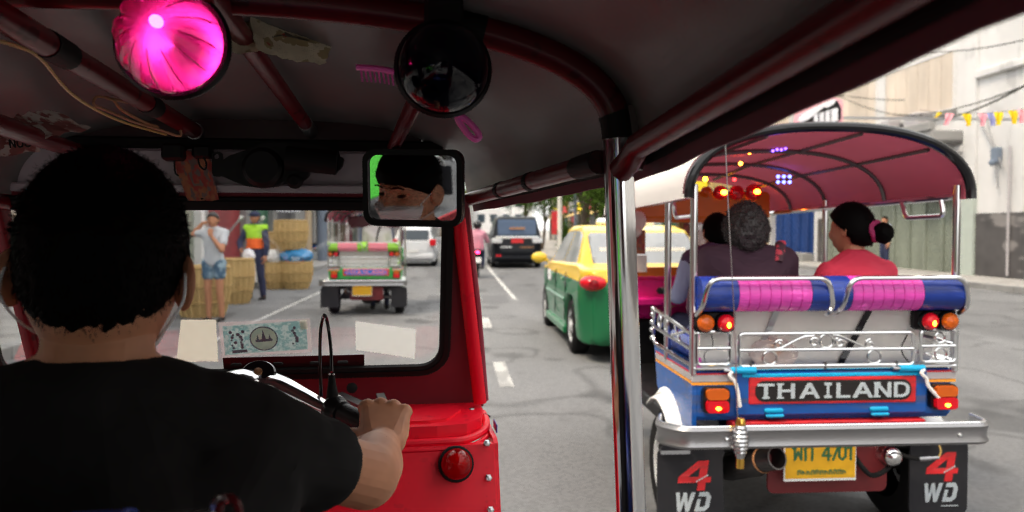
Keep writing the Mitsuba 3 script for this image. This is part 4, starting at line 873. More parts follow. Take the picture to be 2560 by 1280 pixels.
# left row, from behind us to far ahead
shop(21.8, 26.2, 'grey cream shophouse with pale pillars left of the red shutter', wall='plaster', sh='olive')
shop(26.2, 31.6, 'shophouse with a dark red roller shutter behind the street sweepers', wall='plaster_grey', sh='red')
shop(31.6, 36.2, 'shophouse with a green roller shutter next to the red one', wall='plaster_grey', sh='green', awn=None)
shop(36.2, 41.0, 'dark open shopfront with a red and white hanging sign', wall='plaster_grey', sh='dark', sign='signred')
cols = ['grey', 'dark', 'olive', 'red', 'green', 'blue', 'tan']
for i, y in enumerate(np.arange(41.0, 120, 5.0)):
    shop(y, y + 5.0, ['grey', 'dark', 'pale', 'weathered'][i % 4] + f' shophouse with {cols[i % 7]} shutter farther along the left row', wall=['plaster_grey', 'plaster'][i % 2], sh=cols[i % 7], h=9 + 2 * rg.random(), sign=[None, 'ochre', 'signred', None][i % 4], awn=[None, 'flap', 'deepgreen'][i % 3])
for i, y in enumerate(np.arange(-40, 21, 4.9)):
    if y + 4.9 <= 21.9: shop(y, y + 4.9, ['pale', 'grey'][i % 2] + f' shophouse with {cols[(i + 2) % 7]} shutter beside and behind the cab on the left', wall=['plaster', 'plaster_grey'][i % 2], sh=cols[(i + 2) % 7], h=9 + 2 * rg.random(), awn=[None, 'deepgreen', None][i % 3])
# right row
XR = 14.5
B = thing('building', 'white building with dark stained tiles along its base on the right', 'building')
part(B, 'wall', bx(XR, XR + 8, -30, 21.4, 1.86, 11), M('plaster'), smooth=False)
part(B, 'base_cladding', bx(XR - .03, XR + 8, -30, 21.4, .1, 1.86), M('dark_wall'), smooth=False)
part(B, 'corner_pilaster', bx(XR - .10, XR + .5, 21.41, 21.95, .1, 2.7), M('greenish'), smooth=False)
part(B, 'pilaster', bx(XR - .08, XR + .5, 21.415, 21.945, 2.7, 11), M('plaster'), smooth=False)
part(B, 'ledge', bx(XR - .14, XR + .1, -30, 21.4, 5.6, 5.8, .02), M('plaster'), smooth=False)
for y in (6, 10.5, 15): window(B, XR - .01, -1, y, y + 1.6, 6.6, 8.4, 'plaster', 'shutter_tan')
part(B, 'downpipe', cyl((XR - .08, 20.0, .2), (XR - .08, 20.0, 3.6), .035), M('band_grey'))
part(B, 'meter_box', [bx(XR - .2, XR - .03, 20.35, 20.6, 3.2, 3.6, .02), sph((XR - .2, 20.5, 3.2), .09)], M('bluegrey'))
part(B, 'cable', [tube(spline([(XR - .1, 21.2, 4.4), (XR - .12, 20.8, 3.9), (XR - .13, 20.5, 3.4), (XR - .1, 20.4, 2.5)], 6), .03, 6), tube(spline([(XR - .1, 20.9, 4.4), (XR - .14, 20.6, 3.8), (XR - .1, 20.2, 3.0)], 6), .02, 6)], M('grey'), kind='stuff')
part(B, 'brown_lantern', [bx(XR - .5, XR - .05, 18.6, 18.9, 3.0, 3.3, .05), bx(XR - .42, XR - .2, 18.65, 18.85, 2.7, 3.0, .03)], M('bark'))
B = shop(21.96, 31.2, 'white shophouse with a wide grey green folding shutter behind the right three-wheeler', x=XR, sg=-1, wall='plaster', sh='olive', h=11, gh=3.6, ribs='v', base='dark_wall')
part(B, 'canopy_beam', [bx(XR - 1.0, XR - .03, 21.97, 31.19, 3.95, 4.25, .03), bx(XR - 1.05, XR - .9, 21.97, 31.19, 4.25, 4.5, .02)], M('plaster_grey'), smooth=False)
for a, b in ((23.5, 24.3), (25.2, 25.7)): part(B, 'air_duct', bx(XR - .5, XR - .05, a, b, 4.55, 5.0, .04), M('band_grey'))
part(B, 'dark_green_sign', bx(XR - .24, XR - .14, 22.4, 23.9, 2.4, 3.5), M('deepgreen'), smooth=False)  # dark green sign in front of the shutter
B = shop(31.2, 36.4, 'white shophouse with a deep blue folding shutter', x=XR, sg=-1, wall='plaster', sh='blue', h=11, gh=3.6, ribs='v')
part(B, 'step', bx(XR - .5, XR - .03, 31.5, 36.1, .13, .45, .02), M('plaster_grey'), smooth=False)
for i, y in enumerate(np.arange(36.8, 100, 6.0)):
    shop(y, y + 6, ['ochre', 'pale', 'cream', 'grey'][i % 4] + f' building with {cols[(i + 3) % 7]} shutter far down the right side', x=XR - 2.5, sg=-1, wall=['ochre', 'plaster_grey', 'plaster_grey', 'plaster_grey'][i % 4], sh=cols[(i + 3) % 7], h=8 + 5 * rg.random(), sign=['flag_yellow', None, 'signred'][i % 3], awn=['ochre', None][i % 2])
# end of the street
for i, (x0, x1, h_, mt, lab) in enumerate([(-22, -5, 12, 'plaster', 'wide cream block closing the far left end of the street'), (-5, 3.5, 9, 'plaster_grey', 'low grey block closing the middle of the street'), (3.5, 16, 14, 'plaster', 'tall pale block closing the far right end of the street')]):
    B = thing('building', lab, 'building')
    part(B, 'wall', bx(x0, x1, 165 + i, 175 + i, 0, h_), M(mt), smooth=False); part(B, 'roof', bx(x0 - .3, x1 + .3, 164.6 + i, 175.4 + i, h_, h_ + .5), M('flap'), smooth=False)
    for z in (3, 6.2):
        for x in np.arange(x0 + 1, x1 - 1.6, 2.6): part(B, 'window', bx(x, x + 1.5, 164.9 + i, 165.2 + i, z, z + 1.7), M('carglass'), smooth=False)

# trees
def tree(x, y, h, r, label, seed, lean=.3, n=5200, tr=.26):
    rg = np.random.default_rng(seed); k = thing('street_tree', label, 'tree', 'trees along the pavements')
    top_ = A3(x + lean, y, h * .62); base = A3(x, y, .1)
    tp = spline([base, base * .6 + top_ * .4 + A3(.1, .1, 0), top_], 6)
    trunk = [tube(tp, np.linspace(tr, tr * .55, len(tp)), 10)]
    tips = []
    for i in range(9):
        a = rg.uniform(0, 6.28); e = top_ + A3(math.cos(a) * r * rg.uniform(.5, .9), math.sin(a) * r * rg.uniform(.5, .9), h * rg.uniform(.02, .36))
        s0 = tp[int(len(tp) * rg.uniform(.55, .98))]; bp = spline([s0, s0 * .5 + e * .5 + A3(0, 0, .35), e], 5)
        trunk.append(tube(bp, np.linspace(tr * .38, .03, len(bp)), 7)); tips += list(bp[len(bp) // 2:])
    part(k, 'trunk', trunk, M('bark'), smooth=60)
    tips = np.array(tips); c = tips[rg.integers(0, len(tips), 70)] + rg.normal(0, .55, (70, 3)) * A3(1, 1, .6)
    p = c[rg.integers(0, 70, n)] + rg.normal(0, 1, (n, 3)) * .42
    d = rg.normal(0, 1, (n, 3)); d /= np.linalg.norm(d, axis=1, keepdims=True); s = np.cross(d, rg.normal(0, 1, (n, 3))); s /= np.linalg.norm(s, axis=1, keepdims=True)
    L_ = rg.uniform(.07, .15, n)[:, None]; V = np.stack([p - d * L_, p + s * L_ * .45, p + d * L_, p - s * L_ * .45], 1).reshape(-1, 3)
    b = np.arange(n)[:, None, None] * 4; part(k, 'crown', trimesh.Trimesh(V, (b + np.array([[0, 1, 2], [0, 2, 3]])[None]).reshape(-1, 3), process=False), M('leaf'), smooth=False)
tree(6.5, 41.0, 7.5, 2.6, 'street tree with bare trunk just right of the dark van', 1, .2, tr=.30)
tree(7.5, 38.0, 7.0, 2.8, 'leaning dark trunked street tree above the taxi roof', 2, -.7, tr=.34)
tree(6.9, 36.9, 4.6, 1.5, 'small leafy tree on the far right pavement beside the leaning trunk', 12, .3, n=4200, tr=.07)
tree(5.6, 52, 5.6, 2.4, 'low bushy tree on the far right pavement behind the pale pole', 13, .2, n=6000, tr=.12)
tree(8.2, 46, 5.2, 2.3, 'low dark green tree behind the taxi roof', 14, -.2, n=6000, tr=.12)
tree(9.0, 50, 9, 3.2, 'leafy street tree farther right behind the leaning one', 3)
tree(-6.2, 43, 8, 2.6, 'street tree on the left pavement beyond the parked motorbikes', 4, tr=.22)
tree(5.8, 70, 7, 3.8, 'large tree far down the right pavement', 5, n=9000)
tree(-6.4, 75, 10, 3.5, 'tree far down the left pavement', 6)
tree(1.0, 150, 11, 5.0, 'bright tree closing the view at the end of the road', 7, n=9000)
tree(-3.0, 156, 9, 4.5, 'rounded tree beside the far low grey block', 8, n=9000)
def shrub(x, y, h, label, seed):
    rg = np.random.default_rng(seed); k = thing('shrub', label, 'plant'); n = 1200
    part(k, 'pot', lathe([(1e-4, .13), (.22, .13), (.28, .5), (.25, .5), (1e-4, .45)], (x, y, 0), (0, 0, 1), 16), M('flap'))
    p = A3(x, y, .5 + h * .5) + rg.normal(0, 1, (n, 3)) * A3(.25, .25, h * .28); d = rg.normal(0, 1, (n, 3)); d /= np.linalg.norm(d, axis=1, keepdims=True); s = np.cross(d, rg.normal(0, 1, (n, 3))); s /= np.linalg.norm(s, axis=1, keepdims=True)
    V = np.stack([p - d * .09, p + s * .035, p + d * .09, p - s * .035], 1).reshape(-1, 3); b = np.arange(n)[:, None, None] * 4
    part(k, 'leaves', trimesh.Trimesh(V, (b + np.array([[0, 1, 2], [0, 2, 3]])[None]).reshape(-1, 3), process=False), M('leaf'), smooth=False)
shrub(-5.7, 8.9, 1.2, 'potted green shrub on the left pavement beside the cab', 21); shrub(5.4, 38.4, 1.1, 'potted shrub on the pavement right of the dark van', 22); shrub(6.2, 38.6, .9, 'low potted shrub under the red banner pole', 23)
# poles, signs, wires
def pole(x, y, h, r, mt, label, cat_='pole'):
    return top('utility_pole', [cyl((x, y, .1), (x, y, h), r, 14, r * .75), bx(x - .5, x + .5, y - .05, y + .05, h - .8, h - .7)], M(mt), label, cat_)
pole(-5.4, 29.8, 8.5, .13, 'wood', 'ochre wooden pole on the left pavement above the basket stack')
pole(-5.5, 33.5, 9, .22, 'bluegrey', 'thick blue grey pole behind the stacked baskets')
pole(-5.4, 37.0, 8, .12, 'bark', 'brown pole left of the front three-wheeler')
pole(4.95, 38.0, 9, .12, 'paper', 'pale cream pole directly right of the dark van')
pole(6.0, 40.0, 8, .08, 'bluegrey', 'thin dark pole between the van and the trees')
k = thing('banner', 'red banner hanging on the pale pole right of the van', 'banner')
part(k, 'cloth', bx(4.55, 4.86, 38.0, 38.02, 1.2, 2.3, .005), M('signred')); part(k, 'rod', cyl((4.5, 38, 2.32), (4.95, 38.01, 2.32), .015), M('steel'))
k = thing('hanging_sign', 'white sign with red writing hung above the left shopfronts', 'sign')
part(k, 'board', bx(-7.9, -6.9, 36.0, 36.1, 2.2, 3.5, .01), M('flag_white'), smooth=False); part(k, 'red_panel', bx(-7.85, -6.95, 35.985, 36.001, 2.7, 3.45), M('signred'), smooth=False)
part(k, 'bracket', bx(-8, -6.9, 36.02, 36.08, 3.5, 3.56), M('steel'))
k = thing('no_parking_sign', 'white board with a blue and red round no parking sign behind our pole', 'sign')
q = at_y(1620, 485, 14.0); part(k, 'post', cyl((q[0] + .12, 14.06, 0), (q[0] + .12, 14.06, q[2] + .4), .03), M('steel'))
part(k, 'board', bx(q[0] - .2, q[0] + .2, 14.0, 14.03, q[2] - .35, q[2] + .4, .01), M('flag_white'))
o = A3(q[0] - .02, 13.998, q[2] + .08); part(k, 'disc', prism(Point(0, 0).buffer(.15), .004, XZ(o)), M('sign_blue'), smooth=False)
part(k, 'red_ring', prism(Point(0, 0).buffer(.16).difference(Point(0, 0).buffer(.125)).union(LineString([(-.1, .1), (.1, -.1)]).buffer(.016)), .006, XZ(o)), M('signred'), smooth=False)
k = thing('mural_sign', 'pink board with a white black outlined toothy drawing above the right three-wheeler', 'sign')
yq = 17.0; o = at_y(2040, 285, yq); o[1] = yq; sc = yq / 2000 * 1.0
def sp(u, v): return ((u - 2040) * sc, (285 - v) * sc)
part(k, 'board', prism(Polygon([sp(1985, 340), sp(2112, 340), sp(2112, 250), sp(1985, 190)]), .05, XZ(o + A3(0, .06, 0))), M('flag_pink'), smooth=False)
out = Polygon([sp(*q) for q in ((2000, 300), (2020, 312), (2050, 316), (2085, 310), (2104, 296), (2104, 270), (2094, 252), (2080, 248), (2060, 265), (2030, 290))]).buffer(.02)
part(k, 'outline', prism(out, .004, XZ(o)), M('black'), smooth=False)
for a, b in ((2034, 2046), (2049, 2061), (2064, 2077), (2080, 2098)):
    part(k, 'tooth_shape', prism(Polygon([sp(a, 288 - (a - 2034) * .35), sp(b, 284 - (a - 2034) * .35), sp(b, 306 - max(0, a - 2070) * .5), sp(a, 308)]).buffer(-.004), .008, XZ(o)), M('flag_white'), smooth=False)
part(k, 'white_band', prism(Polygon([sp(1992, 302), sp(2004, 285), sp(2070, 250), sp(2066, 262), sp(2020, 298), sp(2002, 306)]).buffer(.008), .010, XZ(o)), M('flag_white'), smooth=False)
part(k, 'white_crescent', prism(Polygon([sp(2062, 266), sp(2078, 246), sp(2092, 248), sp(2086, 258), sp(2070, 268)]).buffer(.008), .010, XZ(o)), M('flag_white'), smooth=False)
part(k, 'bracket', bx(o[0] + .5, XR, yq + .02, yq + .06, o[2] - .1, o[2] - .04), M('steel'))
def wire(a, b, sag, r, label):
    a, b = A3(*a), A3(*b); t = np.linspace(0, 1, 14)[:, None]
    top('overhead_wire', tube(a + (b - a) * t - A3(0, 0, 1) * sag * 4 * t * (1 - t), r, 5), M('black'), label, 'wire')
wire(at_y(2560, 215, 13), at_y(2340, 300, 20), .1, .02, 'thick black wire sloping over the pennants on the white wall'); wire(at_y(2620, 190, 13), at_y(2230, 285, 26), .25, .016, 'second black wire running beside the thick one')
wire(at_y(2100, 240, 24), at_y(2330, 290, 21), .2, .014, 'thin wire crossing below the tan shutters'); wire(at_y(2090, 235, 24), at_y(2260, 250, 21), .05, .014, 'short thin wire at the left of the tan shutters'); wire(at_y(2280, 128, 18), at_y(2580, 95, 14), .1, .012, 'thin wire close under our roof edge')
k = thing('pennant_string', 'string of pink, yellow and white pennants across the white wall', 'bunting')
A_, B_ = at_y(2300, 275, 15.0), at_y(2620, 262, 12.0); ps = [A_ + (B_ - A_) * t - A3(0, 0, .10) * 4 * t * (1 - t) for t in np.linspace(0, 1, 16)]
part(k, 'string', tube(ps, .005, 5), M('black'))
for i, (u, mt) in enumerate(((2360, 'flag_yellow'), (2388, 'flag_pink'), (2432, 'flag_yellow'), (2474, 'flag_pink'), (2494, 'flag_blue'), (2512, 'flag_yellow'), (2545, 'flag_yellow'), (2565, 'flag_pink'), (2595, 'flag_white'))):
    t = (u - 2300) / 320; q = A_ + (B_ - A_) * t - A3(0, 0, .10) * 4 * t * (1 - t); w = .07 if i else .04; dx = (-.10, -.08, .05, 0, .04, 0, .03, 0, 0)[i]
    part(k, 'pennant', grid(lambda a, b: (q[0] + a * w * (1 - .35 * b) + dx * b, q[1] + .03 * math.sin(4 * a + 3 * b), q[2] - b * (.22 if i else .10)), np.linspace(-1, 1, 5), np.linspace(0, 1, 5), thick=(0, .004, 0)), M(mt), smooth=False)
# ------------------------------------------------------------------ the cabin we sit in (its own frame: X right, Y forward)
setxf(CABIN)
CAB = thing('tuk_tuk', 'red open cab three-wheeler seen from inside, with grey brown ceiling cloth and chrome pole', 'three-wheeler')
XC = -.30
def cw(Y): return float(np.interp(Y, [-1.3, 1.05, 1.95], [.63, .63, .485]))
def czr(Y): return float(np.interp(Y, [-1.3, -.2, 1.05, 1.95], [1.60, 1.58, 1.515, 1.47]))
def czt(Y): return float(np.interp(Y, [-1.3, -.2, 1.05, 1.95], [1.76, 1.75, 1.715, 1.652]))
def ceil_pt(c, Y, off=0.0, p=2.6):
    a = c * np.pi / 2; w = cw(Y) + off
    return A3(XC + w * np.sign(np.sin(a)) * abs(np.sin(a)) ** (2 / p), Y, czr(Y) + (czt(Y) + off - czr(Y)) * abs(np.cos(a)) ** (2 / p))
def ceil_z(X, Y): return float(roof_z(X - XC, cw(Y), czr(Y), czt(Y), 2.6))
Ys = np.r_[np.linspace(-1.3, .9, 10), np.linspace(1.05, 1.97, 12)]
cs = np.linspace(-1, 1, 61)
def sagged(c, Y):
    q = ceil_pt(c, Y); return q - A3(0, 0, .012) * (meshkit.fbm(q * 3.1, 3) - .3) * (1 - abs(c) ** 4)
part(CAB, 'ceiling', grid(sagged, cs, np.r_[np.linspace(-1.3, .9, 16), np.linspace(.98, 1.97, 22)]), M('vinyl'), smooth=True)
part(CAB, 'roof', grid(lambda c, Y: ceil_pt(c, Y, .03), cs[::2], Ys), M('flap'), smooth=60)
# hoop above the poles
hoop = np.array([ceil_pt(c, 1.06, -.022) for c in np.linspace(-.985, .985, 61)])
hb = part(CAB, 'roof_bow', tube(hoop, .0205, 16), M('tube_red'))
for a_, b_ in ((.895, .985), (.36, .43)):
    part(hb, 'tape', tube(np.array([ceil_pt(c, 1.06, -.022) for c in np.linspace(a_, b_, 8)]), .0225, 16), M('tape'))
# lengthwise tubes under the ceiling
def long_tube(p, q, r, name='roof_tube'):
    return part(CAB, name, tube([p, p * .7 + q * .3, p * .3 + q * .7, q], r, 14), M('tube_red'))
def ext(p, q, y): t = (y - p[1]) / (q[1] - p[1]); return p + (q - p) * t
lt0, lt1 = L(0, 40, .98), L(498, 335, 1.93)
tl = long_tube(ext(lt0, lt1, -.2), lt1, .0175)
for Y0, Y1 in ((1.10, 1.17), (1.52, 1.58), (1.88, 1.93)):
    part(tl, 'tape' if Y1 < 1.9 else 'bare_end', tube([ext(lt0, lt1, Y0), ext(lt0, lt1, Y1)], .0192, 14), M('tape') if Y1 < 1.9 else M('steel'))
ct0, ct1 = L(540, 0, 1.03), L(782, 335, 1.93)
tc = long_tube(ext(ct0, ct1, -.2), ct1, .0150)
part(tc, 'bare_end', tube([ext(ct0, ct1, 1.80), ext(ct0, ct1, 1.9)], .0160, 14), M('steel'))
rt0, rt1 = L(1035, 262, 1.35), L(980, 375, 1.93)
long_tube(ext(rt0, rt1, 1.08), rt1, .0145)
l20, l21 = L(0, 312, 1.35), L(215, 385, 1.93)
long_tube(ext(l20, l21, .2), l21, .0165)
part(tl, 'cable', tube(spline([L(-30, 60, .95), L(60, 90, 1.05), L(110, 120, 1.12), L(190, 215, 1.3), L(300, 280, 1.5), L(420, 320, 1.75)], 6) + A3(-.004, 0, -.014), .0024, 6), M('brass'))
part(CAB, 'loose_wire', tube(spline([L(268, 243, 1.55), L(240, 243, 1.55), L(236, 262, 1.55), L(265, 275, 1.57), L(330, 303, 1.6), L(400, 325, 1.66), L(448, 340, 1.7), L(452, 325, 1.7)], 6), .0026, 6), M('copper'))
part(CAB, 'loose_wire', tube(spline([L(268, 245, 1.55), L(285, 252, 1.55), L(305, 275, 1.57), L(360, 305, 1.62), L(395, 318, 1.66)], 6), .003, 6), M('copper'))
part(CAB, 'loose_wire', tube(spline([L(268, 245, 1.55), L(340, 262, 1.6), L(400, 292, 1.68), L(450, 318, 1.75)], 6), .0028, 6), M('copper'))
for (u, v) in ((342, 275), (362, 285)): part(CAB, 'clip', lathe([(1e-4, 0), (.006, .006), (.007, .014), (1e-4, .026)], L(u, v, 1.6), (0, 0, 1), 8), M('darksteel'))
# side rails, flap
def rail(Y, dx=0.0, dz=0.0): return A3(.31 + dx, Y, 1.503 + .08 * (1.033 - Y) + dz)
rl = part(CAB, 'side_rail', tube(np.array([rail(Y) for Y in (-1.2, 0, .5, .8, .98)] + [A3(.306, 1.015, 1.488), A3(.30, 1.03, 1.478)]), .0165, 16), M('tube_red'))
part(CAB, 'side_rail', tube(np.array([rail(Y) * A3(-1, 1, 1) + A3(2 * XC, 0, 0) for Y in (-1.2, 0, .5, 1.0)]), .0165, 12), M('tube_red'))
fr0, fr1 = L(1497, 405, 1.075), L(1165, 500, 1.92)
fl = part(CAB, 'front_rail', tube([fr0, fr0 * .66 + fr1 * .34, fr0 * .33 + fr1 * .67, fr1], .0155, 14), M('tube_red'))
for t0, t1 in ((.0, .10), (.36, .385), (.60, .625)): part(fl, 'tape', tube([fr0 + (fr1 - fr0) * t0, fr0 + (fr1 - fr0) * t1], .0168, 14), M('tape'))
part(CAB, 'side_rail', tube([A3(-.93, 1.05, 1.49), A3(-.80, 1.93, 1.455)], .0155, 12), M('tube_red'))
edge = [(-1.2, .350, 1.633), (.0, .350, 1.549), (.443, .350, 1.519), (.63, .350, 1.5045), (.85, .350, 1.489), (1.09, .349, 1.4715), (1.35, .318, 1.4655), (1.6, .272, 1.456), (1.92, .196, 1.4445)]
E_ = spline([A3(x, y, z) for y, x, z in edge], 5)
wob = lambda q: A3(0, 0, .0022 * (meshkit.noise(q * A3(0, 9, 0), 4) - .5) + .0012 * math.sin(q[1] * 31))
part(CAB, 'roof_flap', grid(lambda i, t: E_[int(i)] + wob(E_[int(i)]) + A3(-.004 * t, 0, .020 * t), range(len(E_)), (0, .5, 1), thick=(.004, 0, 0)), M('flap'), smooth=40)
part(CAB, 'flap_welt', tube(E_ + A3(-.004, 0, .021), .0035, 6), M('darkmaroon'))
def inner(i, t):
    q = E_[int(i)]; c = ceil_pt(.99, q[1]); a, b = q + A3(-.008, 0, .021), A3(ceil_pt(.955, q[1])[0], q[1], ceil_pt(.955, q[1])[2] + .010)
    r_ = a * (1 - t) + b * t + A3(0, 0, .004 * math.sin(q[1] * 17 + 5 * t) + .004 * math.sin(q[1] * 41)) * 4 * t * (1 - t) - A3(0, 0, .006 * (t == 0))
    return r_
part(CAB, 'rubber_edge', grid(inner, range(len(E_)), np.linspace(0, 1, 5), thick=(0, 0, .003)), M('tape'), smooth=40)
part(CAB, 'roof_flap', grid(lambda i, t: (E_[int(i)] + A3(-.004 * t, 0, .02 * t)) * A3(-1, 1, 1) + A3(2 * XC, 0, 0), range(len(E_)), (0, 1), thick=(.004, 0, 0)), M('flap'), smooth=40)
# poles
p0, p1 = L(1553, 322, 1.065), L(1587, 1290, 1.065)
pole_ax = p1 - p0; pole_end = p0 + pole_ax * (1.22 / np.linalg.norm(pole_ax))
pl = part(CAB, 'pole', cyl(p0 + A3(-.006, 0, .012), pole_end + A3(-.005, 0, 0), .0206, 28), M('chrome'))
part(pl, 'weld_gusset', [tube([p0 + A3(.012, -.012, .03), p0 + A3(.02, -.014, -.03), p0 + A3(.014, -.014, -.055)], .013, 8)], M('darkmaroon'))
part(pl, 'tape', cyl(p0 + A3(0, 0, .030), p0 + A3(0, 0, .0), .0212, 20), M('tape'))
m_ = lambda q: np.asarray(q) * A3(-1, 1, 1) + A3(2 * XC, 0, 0)
part(CAB, 'pole', cyl(m_(p0), m_(pole_end), .0188, 20), M('chrome'))
for sx in (1, -1):
    q = A3(.30, -.95, 0) if sx > 0 else m_(A3(.30, -.95, 0)); part(CAB, 'pole', cyl(q + A3(0, 0, .45), q + A3(0, 0, 1.6), .0188, 16), M('chrome'))
# windscreen panel
WO = A3(0, 2.03, 1.06); WT = A3(0, 1.875, 1.466); WE = (WT - WO) / np.linalg.norm(WT - WO); wl = float(np.linalg.norm(WT - WO))
WP = plane(WO, (1, 0, 0), WE)
hole = rrect(-.90, 0, .128, wl, .06)
outer = Polygon([(-1.0, -.12), (.235, -.12), (.222, .05), (.195, .25), (.178, wl), (.165, wl + .03), (-.94, wl + .03)])
part(CAB, 'windscreen_panel', prism(outer.difference(hole), .018, WP), M('maroon'), smooth=30)
part(CAB, 'windscreen', prism(hole.buffer(.004), .004, xf_m := WP @ mat4(0, (0, 0, .006))), M('glass'), smooth=False)
gsk = hole.buffer(.016).difference(hole.buffer(-.012))
part(CAB, 'windscreen_gasket', prism(gsk, .012, WP @ mat4(0, (0, 0, .019))), M('rubber'), smooth=40)
part(CAB, 'gasket_lip', prism(hole.buffer(.010).difference(hole.buffer(-.001)), .016, WP @ mat4(0, (0, 0, .019))), M('black'), smooth=40)
# right pillar mouldings
pa, pb = L(1146, 545, 1.865), L(1200, 1005, 1.985)
part(CAB, 'pillar', tube([pa, pa * .5 + pb * .5, pb], .017, 14, flat=(1, .8)), M('red'))
pa2, pb2 = L(1166, 520, 1.88), L(1214, 1000, 2.0)
part(CAB, 'pillar_trim', tube([pa2, pa2 * .5 + pb2 * .5 + A3(.004, 0, 0), pb2], .008, 10), M('trim_red'))
part(CAB, 'pillar_seam', tube([pa2 + A3(-.012, -.02, 0), pb2 + A3(-.012, -.02, 0)], .0035, 8), M('darkmaroon'))
la, lb = L(28, 640, 1.9), L(100, 935, 1.98)
part(CAB, 'pillar', tube([la + (la - lb) * .9, la, lb, lb + (lb - la) * .3], .020, 12), M('tube_red'))
part(CAB, 'pillar_trim', tube([la + A3(.025, -.01, 0), lb + A3(.028, -.01, 0)], .006, 8), M('steel'))
# header
part(CAB, 'header_board', bx(-.80, .07, 1.905, 1.93, 1.605, 1.66, .004), M('darkmaroon'))
part(CAB, 'header_dark_strip', bx(-.84, .12, 1.885, 1.93, 1.578, 1.607, .004), M('tape'))  # black strip under the header board
part(CAB, 'header_panel', bx(-.82, .12, 1.868, 1.884, 1.487, 1.580, .006), M('inner_grey'))
part(CAB, 'header_sill', bx(-.82, .12, 1.846, 1.8675, 1.482, 1.502, .004), M('inner_grey'))
# wiper motor
Yw = 1.80
def W2(u, v): q = L(u, v, Yw); return (q[0], q[2])
sil = Polygon([W2(*q) for q in ((556, 405), (575, 392), (625, 375), (660, 360), (740, 362), (800, 365), (842, 378), (846, 392), (856, 398), (852, 412), (846, 420), (835, 430), (770, 423), (766, 440), (735, 462), (705, 452), (690, 462), (650, 466), (610, 460), (575, 446), (540, 430))]).buffer(.003)
wm = part(CAB, 'wiper_motor', prism(sil, .03, XZ((0, Yw + .03, 0))), M('black'))
part(wm, 'gear_housing', lathe([(1e-4, .025), (.034, .025), (.042, .018), (.044, 0)], L(658, 420, Yw), (0, -1, 0), 28), M('black'))
part(wm, 'motor_can', cyl(L(715, 395, Yw - .01), L(842, 408, Yw - .01), .026, 20), M('rubber'))
part(wm, 'bracket', prism(rrect(*W2(528, 440), *W2(553, 378), .008).difference(Point(*W2(538, 390)).buffer(.006)) if W2(528, 440)[1] < W2(528, 378)[1] else sil, .012, XZ((0, Yw + .02, 0))), M('black'))
part(wm, 'pivot', lathe([(.016, 0), (.016, .02), (.010, .028), (1e-4, .028)], L(738, 454, Yw), (0, -1, 0), 18), M('rubber'))
part(wm, 'pivot_arm', cyl(L(738, 454, Yw + .01), L(770, 430, Yw + .02), .009, 10), M('black'))
part(CAB, 'wiring', tube(spline([L(495, 395, 1.80), L(500, 415, 1.80), L(512, 424, 1.80), L(516, 410, 1.8), L(508, 390, 1.80)], 5), .002, 6), M('black'))
part(CAB, 'wiring', tube(spline([L(435, 395, 1.81), L(438, 430, 1.81), L(446, 440, 1.81)], 5), .002, 6), M('black'))
part(CAB, 'fuse_box', bx(L(395, 0, 1.8)[0], L(452, 0, 1.8)[0], 1.80, 1.845, L(0, 395, 1.8)[2], L(0, 350, 1.8)[2], .006), M('black'))
part(CAB, 'fuse_box', bx(L(470, 0, 1.8)[0], L(520, 0, 1.8)[0], 1.81, 1.845, L(0, 388, 1.8)[2], L(0, 352, 1.8)[2], .006), M('black'))
# dash
px_ = lambda u, v, Y: L(u, v, Y)
plan = Polygon([(-.95, 1.80), (.10, 1.80), (.17, 1.815), (.208, 1.87), (.222, 1.96), (.222, 2.035), (-.95, 2.035)]).buffer(.012).buffer(-.012)
D = part(CAB, 'dash_shelf', prism(plan, .030, mat4(0, (0, 0, .927))), M('red'), smooth=30)
part(D, 'embossed_plate', prism(Polygon([(-.6, 1.83), (.085, 1.83), (.125, 1.845), (.165, 1.93), (.165, 1.98), (-.6, 1.98)]).buffer(-.004).buffer(.004), .007, mat4(0, (0, 0, .9565))), M('red'), smooth=20)
bead = spline([A3(-.95, 1.788, .924), A3(-.1, 1.788, .924), A3(.09, 1.788, .924), A3(.165, 1.797, .925), A3(.213, 1.86, .928), A3(.229, 1.95, .930), A3(.230, 2.03, .930)], 8)
part(D, 'bead', tube(bead, .009, 10), M('red'))
bead2 = np.array([q + A3(.004, -.010, -.014) for q in bead]); part(D, 'bead', tube(bead2, .006, 8), M('red'))
prof = [(1.776, .918), (1.768, .88), (1.745, .82), (1.70, .70), (1.64, .36)]
K = part(CAB, 'front_panel', grid(lambda x, i: (x, prof[int(i)][0], prof[int(i)][1]), np.linspace(-.95, .226, 8), range(5), thick=(0, .02, 0)), M('red'), smooth=40)
part(CAB, 'side_cowl', prism(Polygon([(a + .004, b) for a, b in prof] + [(2.06, .36), (2.06, .926), (1.80, .926)]), .010, plane((.2265, 0, 0), (0, 1, 0), (0, 0, 1))), M('red'), smooth=False)
part(CAB, 'blue_edge', bx(.2405, .243, 1.84, 1.90, .925, .945, .001), M('blue'))
for u, v, Y in ((1217, 1108, 1.768), (1221, 1195, 1.745), (1226, 1275, 1.71), (1180, 1026, 1.96)):
    part(CAB, 'bolt', lathe([(.0085, 0), (.0085, .003), (.006, .006), (1e-4, .007)], L(u, v, Y), (0, -1, .25) if Y < 1.9 else (0, 0, 1), 6), M('steel'))
part(CAB, 'cable_tie', tube([L(1212, 1035, 1.98), L(1226, 1042, 1.98)], .0025, 6), M('black'))
